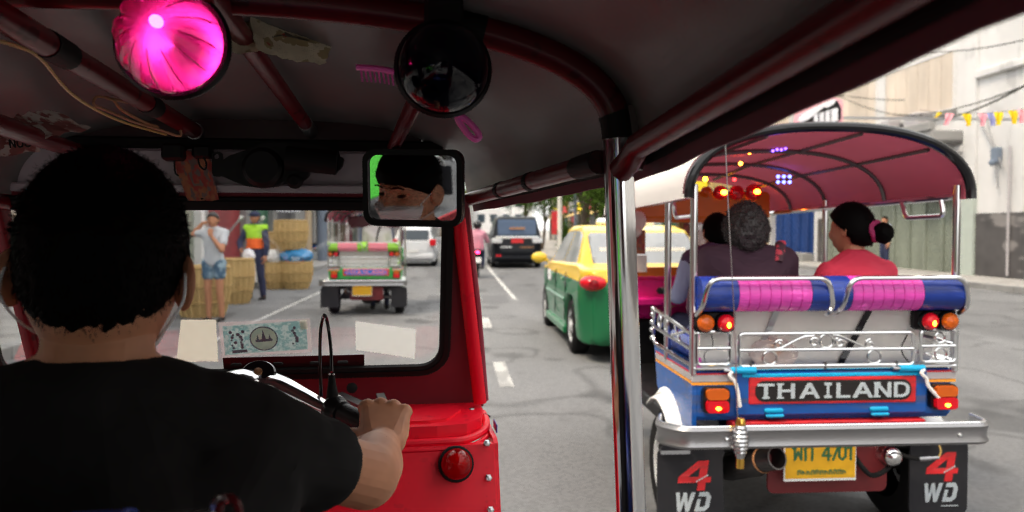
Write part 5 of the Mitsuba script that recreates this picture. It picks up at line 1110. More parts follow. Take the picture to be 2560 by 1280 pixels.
# red lamp on the panel
lc = L(1140, 1160, 1.752); ax = A3(.02, -1, .28)
k = part(CAB, 'panel_lamp', lathe([(.038, -.008), (.040, 0), (.038, .009), (.033, .010), (1e-4, .006)], lc, ax, 28), M('rubber'))
fl_ = [(.034, .008), (.0335, .02), (.030, .034), (.022, .046), (.010, .052), (1e-4, .053)]
dm = lathe(fl_, lc, ax, 40); part(k, 'lens', dm, M('lens_red'), smooth=50)
part(k, 'inner_facets', [lathe([(1e-4, .006), (.026, .008), (.022, .022), (.008, .034), (1e-4, .034)], lc, ax, 7)], M('lensred'), smooth=False)
# inner cowl fittings behind the handlebar
part(CAB, 'cowl_grommet', lathe([(.013, 0), (.013, .006), (.006, .008), (1e-4, .008)], L(880, 970, 1.97), (0, -1, .2), 14), M('rubber'))
part(CAB, 'cowl_bracket', [bar(L(845, 985, 1.95), L(905, 1012, 1.9), .03, .006), bar(L(950, 985, 1.97), L(962, 1015, 1.93), .02, .006)], M('darksteel'))
part(CAB, 'sticker', prism(rrect(*(lambda a, b: (a[0], 0.0, b[0], .033))(L(545, 0, 2.0), L(905, 0, 2.0)), .002), .001, WP @ mat4(0, (0, .006, .012))), M('darkmaroon'))
for u in (580, 630, 685, 780, 850): part(CAB, 'switch', bx(L(u - 14, 0, 1.98)[0], L(u + 14, 0, 1.98)[0], 1.975, 1.99, 1.073, 1.081, .003), M('rubber'))
# handlebar
n0 = [(L(520, 985, 1.55), .040), (L(600, 962, 1.61), .041), (L(650, 955, 1.65), .036), (L(700, 968, 1.61), .029), (L(775, 1004, 1.55), .022), (L(830, 1032, 1.50), .016)]
nac = flesh([bone(n0[i][0], (n0[i][1], n0[i][1] * 1.1, n0[i][1] * .75), n0[i + 1][0], (n0[i + 1][1], n0[i + 1][1] * 1.1, n0[i + 1][1] * .75), 18) for i in range(5)], .012, 12)
hbk = part(CAB, 'handlebar_cover', nac, M('chrome'), smooth=True)
part(hbk, 'gauge', lathe([(1e-4, .008), (.030, .008), (.034, .004), (.034, -.004)], L(646, 938, 1.622), (.05, -.65, .75), 28), M('gloss_black'))
part(hbk, 'gauge_hub', lathe([(.008, .0), (.008, .014), (1e-4, .016)], L(646, 938, 1.622), (.05, -.65, .75), 16), M('copper'))
gp, gq = L(845, 1025, 1.47), L(1010, 1085, 1.30)
gp, gq = L(832, 1022, 1.50), L(905, 1055, 1.435)
gd = (gq - gp) / np.linalg.norm(gq - gp)
gk = part(CAB, 'throttle_grip', lathe([(1e-4, 0), (.026, 0), (.028, .006), (.026, .014), (.0225, .020), (.0225, .030), (.0195, .034), (.019, .175), (.016, .18), (1e-4, .19)], gp, gd, 28), M('black'))
part(gk, 'flange_ring', lathe([(.027, .001), (.0285, .006), (.027, .011)], gp, gd, 28), M('gloss_black'))
cb = [L(803, 990, 1.56), L(800, 900, 1.56), L(801, 830, 1.55), L(806, 800, 1.53), L(812, 788, 1.51), L(820, 815, 1.53), L(827, 870, 1.52), L(829, 930, 1.505)]
ck = part(CAB, 'control_cable', tube(spline(cb, 7), .0032, 8), M('gloss_black'))
part(ck, 'boot', lathe([(.0045, 0), (.006, .004), (.0075, .02), (.012, .045), (.012, .085), (.016, .10), (1e-4, .10)], L(829, 935, 1.502), L(833, 1040, 1.49) - L(829, 935, 1.502), 16), M('rubber'))
for u in (824, 834): part(ck, 'ferrule', sph(L(u, 936, 1.495), .0022, 1), M('chrome'))
part(CAB, 'steering_column', [cyl(A3(-.30, 1.60, 1.03), A3(-.30, 1.80, .45), .03), tube(fillet([A3(-.60, 1.42, 1.04), A3(-.45, 1.56, 1.03), A3(-.15, 1.56, 1.03), gp], .08), .012, 8)], M('black'))
# driver's backrest and seat, floor, passenger bench
bk = part(CAB, 'driver_backrest', lathe([(1e-4, -.63), (.055, -.63), (.062, -.61), (.062, -.51), (.0575, -.505), (.062, -.50), (.062, -.36), (.0575, -.355), (.062, -.35), (.062, -.14), (.055, -.125), (1e-4, -.12)], (0, .615, 1.128), (1, 0, 0), 28), M('black'))
part(bk, 'blue_band', lathe([(.0615, -.238), (.0645, -.234), (.0645, -.200), (.0655, -.199), (.0655, -.196), (.0615, -.195)], (0, .615, 1.128), (1, 0, 0), 28), M('cush_blue'))
rc = L(572, 1278, .60)
part(bk, 'end_ring', tube(np.array([rc + A3(.0075 * math.cos(t), -.003 * math.cos(t), .010 * math.sin(t)) for t in np.linspace(0, 2 * np.pi, 24, endpoint=False)]), .003, 8, closed=True), M('tube_red'))
part(bk, 'ring_trim', tube(np.array([rc + A3(.0075 * math.cos(t) - .004, -.003 * math.cos(t), .010 * math.sin(t)) for t in np.linspace(1.0, 3.6, 16)]), .0025, 8), M('chrome'))
rng = np.random.default_rng(3)
part(bk, 'sequin_glints', [sph(A3(rng.uniform(-.62, -.13), .560 + rng.uniform(-.004, .004), 1.150 + rng.uniform(-.012, .016)), .0022, 1) for _ in range(90)], M('lensred'), kind='stuff')  # red colour stands in for red light reflected by the sequins
part(CAB, 'driver_seat', [bx(-.56, -.04, .62, 1.10, .40, .62, .04), bx(-.58, -.02, .57, .64, .40, 1.09, .02)], M('black'))
part(CAB, 'floor', bx(-.93, .30, -1.1, 1.64, .30, .335), M('rubber'))
part(CAB, 'passenger_bench', [bx(-.88, .26, -.75, -.32, .36, .56, .05), bx(-.88, .26, -.90, -.76, .45, .76, .05)], M('cush_blue'))
for sx in (1, -1):
    cvt = lambda c, Y, sx=sx: (lambda q: q if sx > 0 else m_(q))(A3(.335 + .006 * math.sin(Y * 40 + c * 3), Y, 1.02 + c * (czr(Y) + .05 - 1.02)))
    part(CAB, 'unseen_side_curtain', grid(cvt, np.linspace(0, 1, 6), np.linspace(-1.25 if sx > 0 else .28, (.28 if sx > 0 else .62), 40), thick=(.003, 0, 0)), M('flap'), smooth=60)  # curtains out of view, placed to darken the cabin and the driver
    part(CAB, 'side_panel', bx(*((.318, .334) if sx > 0 else (-.934, -.918)), -1.1, .28 if sx > 0 else .60, .30, 1.02 if sx > 0 else .95, .006), M('red'))  # unseen panels, placed to keep road light out of the cabin
part(CAB, 'unseen_rear_curtain', grid(lambda x, c: A3(x, -1.24 + .008 * math.sin(x * 35), 1.16 + c * max(.02, ceil_z(x, -1.2) - 1.16)), np.linspace(-.42, .30, 30), np.linspace(0, 1, 5), thick=(0, .003, 0)), M('flap'), smooth=60)  # out of view behind the camera, placed to cut light from the rear
part(CAB, 'rear_panel', bx(-.93, .30, -1.02, -.92, .34, .70), M('red'))
# round mirror lamps
def dome(name, c, prof, lensm, ribs, label, base=M('black')):
    ax = A3(0, -1, 0)
    k = part(CAB, name, lathe([(1e-4, -.03), (.040, -.03), (prof[0][0] + .004, -.012), (prof[0][0] + .006, 0), (prof[0][0] + .002, .006), (prof[0][0] - .002, .004)], c, ax, 40), base, label=label)
    m = lathe(prof, c, ax, 120)
    if ribs:
        v = np.asarray(m.vertices); d = v - c; h = d @ ax; rad = d - np.outer(h, ax); r = np.linalg.norm(rad, axis=1); th = np.arctan2(rad[:, 0], rad[:, 2])
        f = 1 - .15 * (1 - np.abs(np.sin(th * ribs / 2))) ** 2 * np.clip(h / .02, 0, 1) * np.clip((.085 - h) / .02, 0, 1)
        m.vertices = c + np.outer(h, ax) + rad * f[:, None]
    part(k, 'lens', m, lensm, smooth=40)
    return k
c1 = L(432, 108, 1.0)
k = dome('ceiling_lamp', c1, [(.061, .0), (.0615, .012), (.059, .028), (.052, .048), (.041, .066), (.027, .081), (.012, .090), (1e-4, .092)], M('lens_lit'), 11, 'lit magenta fluted dome lamp')
part(k, 'reflector', lathe([(.058, .004), (.046, .0), (.025, -.008), (1e-4, -.012)], c1, (0, -1, 0), 32), M('steel'))
for t in np.arange(11) * 2 * np.pi / 11:
    part(k, 'groove', tube(np.array([c1 + A3(math.sin(t) * r * .865, -h, math.cos(t) * r * .865) for r, h in ((.059, .016), (.057, .030), (.051, .048), (.041, .064), (.029, .078))]), [.0011, .0011, .001, .0009, .0007], 6), M('lensdark'))
part(k, 'bulb', sph(c1 + A3(-.004, -.052, .012), (.007, .012, .007)), M('white'), **glow((1.0, .75, 1.0), 8.5))
c2 = L(1108, 172, 1.0)
k = dome('ceiling_lamp', c2, [(.055, .0), (.0555, .010), (.052, .024), (.043, .038), (.028, .049), (.012, .054), (1e-4, .0545)], M('lens_blue'), 0, 'unlit dark blue dome lamp')
part(k, 'reflector', lathe([(.052, .004), (.046, .0), (.025, -.008), (1e-4, -.012)], c2, (0, -1, 0), 32), M('gloss_black'))
part(k, 'bulb', sph(c2 + A3(0, -.012, 0), (.009, .014, .009)), M('sign_blue'))
part(k, 'mount', [bx(c2[0] - .022, c2[0] + .026, 1.005, 1.035, c2[2] + .04, ceil_z(c2[0], 1.02) - .002, .004)], M('tape'))
part('tuk_tuk__ceiling_lamp', 'mount', [bx(c1[0] - .02, c1[0] + .02, 1.02, 1.045, c1[2] + .03, ceil_z(c1[0], 1.03) - .002, .004)], M('tape'))
# rear view mirror
mc = L(1032, 470, 1.55); face = A3(-.262, 1.0, 1.372)
n_ = (EYE - mc) / np.linalg.norm(EYE - mc) + (face - mc) / np.linalg.norm(face - mc); n_ /= np.linalg.norm(n_)
Fm = frame(mc, n_, (0.02, 0, 1))
mw, mh = .0965, .0735
def warp(poly): return poly
shell_ = prism(rrect(-mw, -mh, mw, mh, .022), .022, Fm @ mat4(0, (0, 0, -.026)))
k = part(CAB, 'rear_mirror', prism(rrect(-mw, -mh, mw, mh, .024).difference(rrect(-mw + .010, -mh + .011, mw - .010, mh - .011, .016)), .012, Fm @ mat4(0, (0, 0, -.004))), M('black'))
part(k, 'back_shell', shell_, M('black'))
part(k, 'mirror_glass', prism(rrect(-mw + .010, -mh + .011, mw - .010, mh - .011, .016), .001, Fm @ mat4(0, (0, 0, -.002))), M('mirror'), smooth=False)
part(k, 'arm', tube(spline([mc + A3(0, .02, 0), mc + A3(-.01, .10, .06), A3(-.0, 1.86, 1.60)], 6), .008, 8), M('black'))
# ---- loose things stuck up in the cabin
def sheet(corner, n=8, m=6, bend=0.0, jag=0.0, seed=0):
    a, b, c, d = [np.asarray(q, float) for q in corner]     # top-left, top-right, bottom-right, bottom-left
    nr = np.cross(b - a, d - a); nr /= np.linalg.norm(nr); rg = np.random.default_rng(seed); J = rg.normal(0, jag, (n, m, 3))
    P = np.array([[(a * (1 - s) + b * s) * (1 - t) + (d * (1 - s) + c * s) * t + nr * bend * math.sin(s * 3.1) * (.5 + t) for t in np.linspace(0, 1, m)] for s in np.linspace(0, 1, n)]) + J
    i, j = np.meshgrid(np.arange(n - 1), np.arange(m - 1), indexing='ij'); q = np.stack([i * m + j, i * m + j + 1, (i + 1) * m + j + 1, (i + 1) * m + j], -1).reshape(-1, 4)
    uv = np.array([[s, 1 - t] for s in np.linspace(0, 1, n) for t in np.linspace(0, 1, m)])
    return trimesh.Trimesh(P.reshape(-1, 3), np.vstack([q[:, [0, 1, 2]], q[:, [0, 2, 3]]]), process=False), uv
sh, uv = sheet([L(625, 42, 1.18), L(828, 108, 1.30), L(815, 158, 1.30), L(640, 122, 1.16)], 14, 7, .006, .0012, 1)
k = thing('newspaper', 'folded newspaper tucked under the ceiling beside the middle roof tube', 'newspaper')
part(k, 'front_page', sh, M('news'), smooth=True, uv=uv)
sh, uv = sheet([L(600, 52, 1.20), L(790, 85, 1.33), L(828, 150, 1.32), L(660, 95, 1.2)], 10, 6, -.012, .0015, 2)
part(k, 'inner_page', sh, M('newsdark'), smooth=True, uv=uv)
sh, uv = sheet([L(520, 70, 1.13), L(640, 50, 1.20), L(650, 125, 1.18), L(560, 122, 1.13)], 8, 6, .006, .001, 4)
part(k, 'folded_corner', sh, M('news'), smooth=True, uv=uv)
sp_ = [L(890, 168, 1.10), L(945, 172, 1.10), L(1000, 184, 1.10), L(1050, 208, 1.10), L(1095, 240, 1.10), L(1145, 292, 1.10)]
k = thing('comb', 'pink plastic comb pushed behind the dark blue dome lamp', 'comb')
part(k, 'spine', tube(spline(sp_, 6), [.0085] * 31, 8, flat=(1, .5)), M('pink'))
spn = spline(sp_[:4], 5)
for q in spn[1:-1]: part(k, 'tooth', tube([q, q + A3(.003, 0, -.019)], [.0016, .0011], 5), M('pink'))
hl = [L(1145, 292, 1.10), L(1162, 296, 1.10), L(1190, 325, 1.10), L(1198, 342, 1.10), L(1188, 348, 1.10), L(1170, 335, 1.10), L(1148, 305, 1.10)]
part(k, 'handle', tube(spline(hl, 6, True), .0045, 8, closed=True), M('pink'))
sh, uv = sheet([L(20, 292, 1.50), L(120, 272, 1.55), L(228, 322, 1.60), L(90, 345, 1.52)], 12, 8, .004, .002, 7)
top('torn_sticker', sh, M('torn'), 'torn pale sticker peeling off the left part of the ceiling', 'sticker', smooth=True, uv=uv)
sh, uv = sheet([L(-10, 338, 1.50), L(95, 335, 1.58), L(100, 378, 1.60), L(-10, 395, 1.50)], 8, 6, .004, .001, 8)
k = thing('old_poster', 'old poster with faded dark letters along the left edge of the ceiling', 'poster')
part(k, 'paper', sh, M('torn'), smooth=True, uv=uv)
o_ = L(50, 358, 1.53); e1 = L(95, 355, 1.56) - L(5, 358, 1.50); e2 = L(50, 340, 1.53) - L(50, 375, 1.53)
part(k, 'letters', text('NOO', .014, .001, True, plane(o_, e1, e2)), M('black'), smooth=False, kind='stuff')
sh, uv = sheet([L(425, 382, 1.825), L(520, 368, 1.825), L(547, 500, 1.835), L(470, 505, 1.835)], 8, 8, .004, .001, 9)
top('amulet_poster', sh, M('poster'), 'faded red and orange picture stuck above the windscreen beside the wiper motor', 'picture', smooth=True, uv=uv)
# stickers and papers on the windscreen, laid on the inner face of the glass
def on_glass(u, v, lift=.0165):
    d = CABIN[:3, :3].T @ ray(u, v); o = WO + WP[:3, 2] * lift; nz = WP[:3, 2]; t = ((o - EYE) @ nz) / (d @ nz); return EYE + d * t
sh, uv = sheet([on_glass(888, 803), on_glass(1040, 823), on_glass(1037, 898), on_glass(890, 875)], 6, 5, .002, .0004, 11)
top('paper_permit', sh, M('paper_thin'), 'blank cream paper stuck on the lower right of the windscreen', 'paper', smooth=True, uv=uv)
sh, uv = sheet([on_glass(452, 800), on_glass(540, 799), on_glass(545, 904), on_glass(440, 908)], 6, 5, .002, .0004, 12)
top('paper_permit', sh, M('paper_old'), 'blank yellowed paper on the windscreen between the driver and the banknote', 'paper', smooth=True, uv=uv)
k = thing('banknote', 'pale green banknote with a round temple picture taped to the windscreen', 'banknote')
cor = [on_glass(556, 816), on_glass(764, 801), on_glass(770, 873), on_glass(563, 888)]
sh, uv = sheet(cor, 8, 6, .001, 0, 13); part(k, 'note', sh, M('note_thin'), smooth=True, uv=uv)
c4 = [on_glass(545, 806, .0155), on_glass(775, 796, .0155), on_glass(780, 880, .0155), on_glass(556, 895, .0155)]
sh, uv = sheet(c4, 4, 4, .001, 0, 14); part(k, 'plastic_sleeve', sh, M('plastic_bag'), smooth=True, uv=uv)
NE1 = cor[1] - cor[0]; NE2 = cor[0] - cor[3]
NP = plane((cor[0] + cor[1] + cor[2] + cor[3]) / 4 + WP[:3, 2] * .0025, NE1, NE2); nw, nh = np.linalg.norm(NE1), np.linalg.norm(NE2)
cx = -.02 * nw
part(k, 'medallion', prism(Point(cx, 0).buffer(nh * .40), .0004, NP), M('paper_thin'), smooth=False)
part(k, 'medallion_ring', prism(Point(cx, 0).buffer(nh * .42).difference(Point(cx, 0).buffer(nh * .385)), .0008, NP), M('bluegrey'), smooth=False)
tmp = unary_union([Polygon([(cx - nh * .07, -.05 * nh), (cx, nh * .32), (cx + nh * .07, -.05 * nh)]), sbox(cx - nh * .25, -.10 * nh, cx + nh * .25, -.02 * nh)] + [Polygon([(cx + a * nh - nh * .04, -.05 * nh), (cx + a * nh, nh * .16), (cx + a * nh + nh * .04, -.05 * nh)]) for a in (-.18, .18)])
part(k, 'temple', prism(tmp, .0008, NP), M('bluegrey'), smooth=False)
rg = np.random.default_rng(2)
for x0 in (-.40, -.30, .36):
    fig = unary_union([Point(x0 * nw + rg.normal(0, .02) * nw, (-.25 + .09 * i) * nh).buffer(nh * rg.uniform(.03, .06)) for i in range(7)])
    part(k, 'figure', prism(fig, .0006, NP), M('bluegrey'), smooth=False)
part(k, 'value_bar', prism(sbox(-.42 * nw, -.43 * nh, -.24 * nw, -.33 * nh), .0006, NP), M('bluegrey'), smooth=False)
part(k, 'tape', prism(rrect(.44 * nw, .22 * nh, .53 * nw, .55 * nh, .002), .0005, NP @ mat4(0, (0, 0, .001))), M('paper_thin'), smooth=False)

# ---- the driver
k = thing('person', 'driver in a black t-shirt and white face mask gripping the handlebar, seen from behind', 'person')
hc = A3(-.3125, .93, 1.343)
J = seated(.60); J = {a: b + A3(-.31, .80, 0) for a, b in J.items()}
sr, er, ar = L(632, 1118, .955), L(914, 1190, 1.095), L(955, 1115, 1.325)
J |= dict(H=hc, N=A3(-.310, .90, 1.238), C=A3(-.315, .90, 1.02), W=A3(-.31, .87, .88), P=A3(-.31, .84, .73), SR=sr + A3(0, 0, 0), ER=er, AR=ar,
          SL=A3(-.482, .93, 1.165), EL=A3(-.66, 1.10, 1.02), AL=A3(-.63, 1.34, 1.06))
fist = gp + gd * .105
put_h = person(k, J, s=1.0, fat=1.0, bn=26, edge=.0072, sub=5, it=12, head_s=1.0, look=(8, -3, 3), eyes=True, hair=('driver', 'hair', .011), hand_seg=12,
    rad=dict(che=(.15, .095, .10), wai=(.16, .115, .10), pel=(.165, .115, .09), sho=.042, nek=.057, ua=.056, el=.045, wr=.0295),
    hands={'R': dict(d=A3(.006, .075, .045), n=A3(0.0, .5, -.86), t=A3(-1, .15, -.1), curl=(66, 75, 45), thumb=(.45, .75, .30), rs=1.15),
           'L': dict(d=A3(0.1, 1, 0.1), n=A3(0, -.2, -1), t=A3(1, 0, 0), curl=(62, 72, 45), rs=1.1)},
    clothes=[('trousers', 'navy', ['thL', 'thR', 'shL', 'shR'], .012, {})], feet='black')
sh_b = [bone(J['P'] + A3(0, 0, -.06), (.20, .15, .10), J['W'], (.195, .145, .12), 24), bone(J['W'], (.195, .145, .12), J['C'] + A3(0, -.01, .0), (.195, .135, .14), 24),
        bone(J['C'], (.195, .14, .15), J['SL'], .073, 20), bone(J['C'], (.195, .14, .15), J['SR'], .073, 20), bone(J['C'], (.19, .14, .15), J['N'] + A3(0, -.002, -.012), (.080, .076, .054), 20), bone(J['SL'], .069, J['N'] + A3(0, -.002, -.012), (.080, .076, .054), 20), bone(J['SR'], .069, J['N'] + A3(0, -.002, -.012), (.080, .076, .054), 20),
        bone(J['SL'], .069, J['SR'], .069, 20)]
for a in 'LR': sh_b.append(bone(J['S' + a], .073, J['S' + a] + (J['E' + a] - J['S' + a]) * .66, .057, 20))
sm = m3.Manifold.batch_boolean(sh_b, m3.OpType.Add)
for a in 'LR':
    d = J['E' + a] - J['S' + a]; d /= np.linalg.norm(d); q = J['S' + a] + (J['E' + a] - J['S' + a]) * .63
    cut = mcyl(q, q + d * .12, .13); sm = sm - cut
sm = sm - mcyl(J['N'] + A3(0, .0, .026), J['N'] + A3(0, .03, .14), .063)
m = mf(sm.refine_to_length(.011)); m = trimesh.Trimesh(m.vertices, m.faces, process=True); trimesh.smoothing.filter_taubin(m, lamb=.5, nu=.53, iterations=5)
v = np.asarray(m.vertices); nv = np.asarray(m.vertex_normals)
dS = np.exp(-((v - J['SR']) ** 2).sum(1) / .16 ** 2)
wr = .016 * (meshkit.fbm(v * A3(9, 6, 7), 3) - .5) + .026 * dS * (np.abs(meshkit.fbm(v @ np.array([[14, 4, 0], [0, 8, 3], [6, 0, 9.]]), 2, 5) - .5) - .12)
m.vertices = v + nv * wr[:, None]
part(k, 't_shirt', m, M('shirt'), smooth=True)
# face mask and ear loops
msk = []
d, p, F = head_points(4)
nrm = d / A3(.077, .096, .118); nrm /= np.linalg.norm(nrm, axis=1, keepdims=True)
cov = np.clip((d[:, 1] - .28) / .1, 0, 1) * np.clip((-d[:, 2] - .12 + .1 * np.clip(d[:, 1] - .5, 0, 1)) / .03, 0, 1) * np.clip((d[:, 2] + .97) / .05, 0, 1)
mp = p + nrm * (.010 * cov - .012 * (1 - cov))[:, None] + np.outer(cov * np.clip(d[:, 1] - .6, 0, 1) * .03, A3(0, 1, 0))
part(k, 'face_mask', trimesh.Trimesh(put_h(mp), F, process=False), M('mask_white'), smooth=True)
for sg in (-1, 1):
    lp = [A3(sg * .068, .045, -.015), A3(sg * .082, .0, .015), A3(sg * .0865, -.028, .012), A3(sg * .087, -.038, -.015), A3(sg * .074, -.026, -.040), A3(sg * .060, .005, -.058), A3(sg * .046, .045, -.072)]
    part(k, 'ear_loop', tube(spline(put_h(np.array(lp)), 6), .0016, 6), M('mask_white'))
setxf()
# ------------------------------------------------------------------ traffic and people
BLUE = dict(body='blue', side='blue', stripe='orange', trim='cyan', field='signblack', letter='flapgrey', cush='cush_blue', cush_b='cush_pink', rim='silver', fender='white', lining='lining_thin', roof='canvas_thin', front='frame_orange', cowl='cowl_pink')
GREEN = dict(body='green', side='green', stripe='orange', trim='white', field='sign_blue', letter='pale_pink', cush='lime', cush_b='pale_pink', fender='white', lining='vinyl_red', roof='vinyl_red', front='vinyl_dark', cowl='green')
TX, TY = 1.60, 3.36
setxf(mat4(math.radians(0.0), (TX, TY, 0)))
R_ = thing('tuk_tuk', 'blue three-wheeler with blue and pink padded rail and two women riding, right of our cab', 'three-wheeler')
tuk_tuk(R_, BLUE, True)
# lights under its roof
def bead_light(x, y, z, r, mt, col, pw, nm='roof_light'):
    part(R_, nm, sph((x, y, z), r, 2), M(mt), **(glow(col, pw) if pw else {}))
for x, y, z, r, c_, pw in ((-.065, .75, 1.805, .009, (1, .25, .02), 3), (-.04, .95, 1.765, .011, (1, .25, .02), 3), (-.28, .9, 1.735, .009, (1, .02, .02), 2), (-.27, 1.3, 1.69, .010, (1, .02, .02), 2), (.05, 1.3, 1.70, .010, (1, .02, .02), 2), (-.49, .15, 1.627, .011, (1, .6, .02), 2)): bead_light(x, y, z, r, 'amber', c_, pw)
for i in range(6): bead_light(.275 + .035 * (i % 3), 1.20, 1.712 - .032 * (i // 3), .010, 'sign_blue', (.12, .16, 1.0), 1.1)
for i in range(4): bead_light(.0 + .022 * i, .60, 1.800 + .004 * (i % 2) + .003 * i, .007, 'sign_blue', (.2, .08, 1.0), 0.9)
for x, z, r, mt, on in ((.07, 1.655, .034, 'amber', 0), (.165, 1.65, .044, 'lensred', 1), (.275, 1.65, .046, 'lensred', 0), (.39, 1.655, .050, 'lensred', 1)):
    k = part(R_, 'front_lamp', lathe([(r * 1.08, 0), (r * 1.08, .03), (r, .035), (r * .8, .055), (1e-4, .062)], (x, 1.91, z), (0, -1, 0), 20), M(mt))
    if on: part(k, 'bulb', sph((x + .01, 1.846, z), (.022 if on and x > 0 else .013, .006, .016)), M('amber'), **glow((1, .35, .02), 3.0))
# plastic bag inside the tail gate
k = thing('plastic_bag', 'clear plastic shopping bag behind the chrome gate of the blue three-wheeler', 'bag')
m = trimesh.creation.icosphere(3, 1.0); d = np.asarray(m.vertices); m.vertices = d * A3(.105, .04, .07) * (1 + .35 * (meshkit.fbm(d * 3, 3)[:, None] - .5)) + A3(-.21, .045, .86)
part(k, 'film', m, M('plastic_bag'), smooth=True); part(k, 'orange_item', sph((-.20, .04, .875), (.022, .02, .026)), M('orange')); part(k, 'handle_knot', sph((-.22, .04, .93), (.02, .015, .02)), M('plastic_bag'))
# its riders
k = thing('person', 'grey haired passenger in a dark purple jacket riding in the blue three-wheeler', 'person')
setxf(mat4(math.radians(-4), (TX - .235, TY + .34, -.105)))
J = seated(.86); J['H'] = J['H'] + A3(.0, -.02, -.105); J['N'] += A3(0, 0, -.06); 
for a in 'LR': J['S' + a] += A3(0, 0, -.03); J['K' + a] += A3(0, .05, 0); J['F' + a][2] = .52
J['C'] += A3(0, 0, -.05)
person(k, J, fat=1.15, edge=.03, hair=('curly', 'hair_grey', .030), clothes=[('jacket', 'purple_cloth', ['torso', 'upL', 'upR', 'foL', 'foR'], .014, {}), ('trousers', 'navy', ['thL', 'thR', 'shL', 'shR'], .01, {})], look=(-8, 4, 0))
part(k, 'shoulder_bag_strap', tube(spline([(.12, -.11, 1.36), (.15, -.06, 1.44), (.17, .02, 1.43), (.20, .08, 1.3)], 6), .022, 8, flat=(1, .4)), M('floral'))
k = thing('person', 'woman in a red top with a black hair bun riding in the blue three-wheeler', 'person')
setxf(mat4(math.radians(20), (TX + .30, TY + .36, -.085)))
J = seated(.86); J['H'] += A3(.0, -.01, -.115); J['N'] += A3(0, 0, -.11); J['C'] += A3(0, 0, -.08)
for a in 'LR': J['S' + a] += A3(0, 0, -.12); J['K' + a] += A3(0, .05, 0); J['F' + a][2] = .52
ph = person(k, J, fat=1.12, edge=.03, hair=('bun', 'hair', .024), clothes=[('red_top', 'red_cloth', ['torso', 'upL', 'upR'], .014, {'upL': .5, 'upR': .5}), ('trousers', 'navy', ['thL', 'thR', 'shL', 'shR'], .01, {})], look=(14, -2, 0))
bun = trimesh.creation.icosphere(3, 1.0); d = np.asarray(bun.vertices); bun.vertices = ph((d * A3(.052, .045, .05)) * (1 + .3 * (meshkit.fbm(d * 4, 3)[:, None] - .5)) + A3(.02, -.148, -.015))
part(k, 'hair_bun', bun, M('hair'), smooth=True)
part(k, 'scrunchie', tube(ph(np.array([A3(.012 + .042 * math.cos(t), -.118 + .006 * math.sin(3 * t), -.005 + .042 * math.sin(t)) for t in np.linspace(0, 2 * np.pi, 20, endpoint=False)])), .013, 8, closed=True), M('plum'))
k = thing('person', 'driver of the blue three-wheeler in a violet shirt with pale sleeves', 'person')
setxf(mat4(0, (TX + .02, TY + 1.50, -.03)))
J = seated(.72); J['H'] += A3(0, 0, -.05); J |= dict(EL=A3(-.23, .06, 1.02), ER=A3(.27, .12, 1.0), AL=A3(-.19, .30, 1.0), AR=A3(.30, .36, 1.03))
person(k, J, edge=.04, hair=('short', 'hair', .018), clothes=[('shirt', 'violet_cloth', ['torso'], .013, {}), ('sleeve', 'lavender', ['upL', 'upR', 'foL', 'foR'], .014, {'foL': .85, 'foR': .85}), ('trousers', 'navy', ['thL', 'thR', 'shL', 'shR'], .01, {})],
       hands={a: dict(d=A3(0, 1, -.1), n=A3(0, 0, -1), t=A3(1 if a == 'L' else -1, 0, 0), curl=(60, 70, 45)) for a in 'LR'})
part(k, 'bag_strap', tube(spline([(-.10, -.155, 1.0), (-.12, -.14, 1.2), (-.10, -.04, 1.31), (-.05, .1, 1.2)], 6), .016, 8, flat=(1, .4)), M('gloss_black'))
k = thing('dashboard_charm', 'bundle of coloured pendants and cards hanging inside the blue three-wheeler windscreen', 'ornament')
setxf(mat4(0, (TX, TY, 0)))
part(k, 'plush', [sph((-.40, 1.88, 1.46), (.06, .04, .07)), sph((-.42, 1.87, 1.40), (.05, .04, .05))], M('paper'))
part(k, 'card', bx(-.45, -.34, 1.90, 1.905, 1.24, 1.40), M('poster'), smooth=False); part(k, 'paper_slip', bx(-.47, -.33, 1.90, 1.905, 1.12, 1.23), M('paper'), smooth=False)
setxf()
# front three-wheeler
FX, FY = -1.50, 13.25
setxf(mat4(0, (FX, FY, 0)))
R2 = thing('tuk_tuk', 'green and white three-wheeler ahead of us, seen through the windscreen', 'three-wheeler')
tuk_tuk(R2, GREEN, False, False)
k = thing('person', 'passenger in a white shirt and dark strap riding in the green three-wheeler ahead', 'person')
setxf(mat4(0, (FX + .17, FY + .38, 0)))
J = seated(.86); J['H'] += A3(0, 0, -.06)
person(k, J, edge=.05, sub=2, hair=('short', 'hair', .018), clothes=[('white_shirt', 'white', ['torso', 'upL', 'upR'], .014, {'upL': .6, 'upR': .6}), ('trousers', 'navy', ['thL', 'thR', 'shL', 'shR'], .01, {})])
part(k, 'strap', tube(spline([(.0, -.16, 1.15), (.02, -.16, 1.3), (.05, -.12, 1.42), (.07, 0, 1.44)], 5), .035, 8, flat=(1, .4)), M('black'))
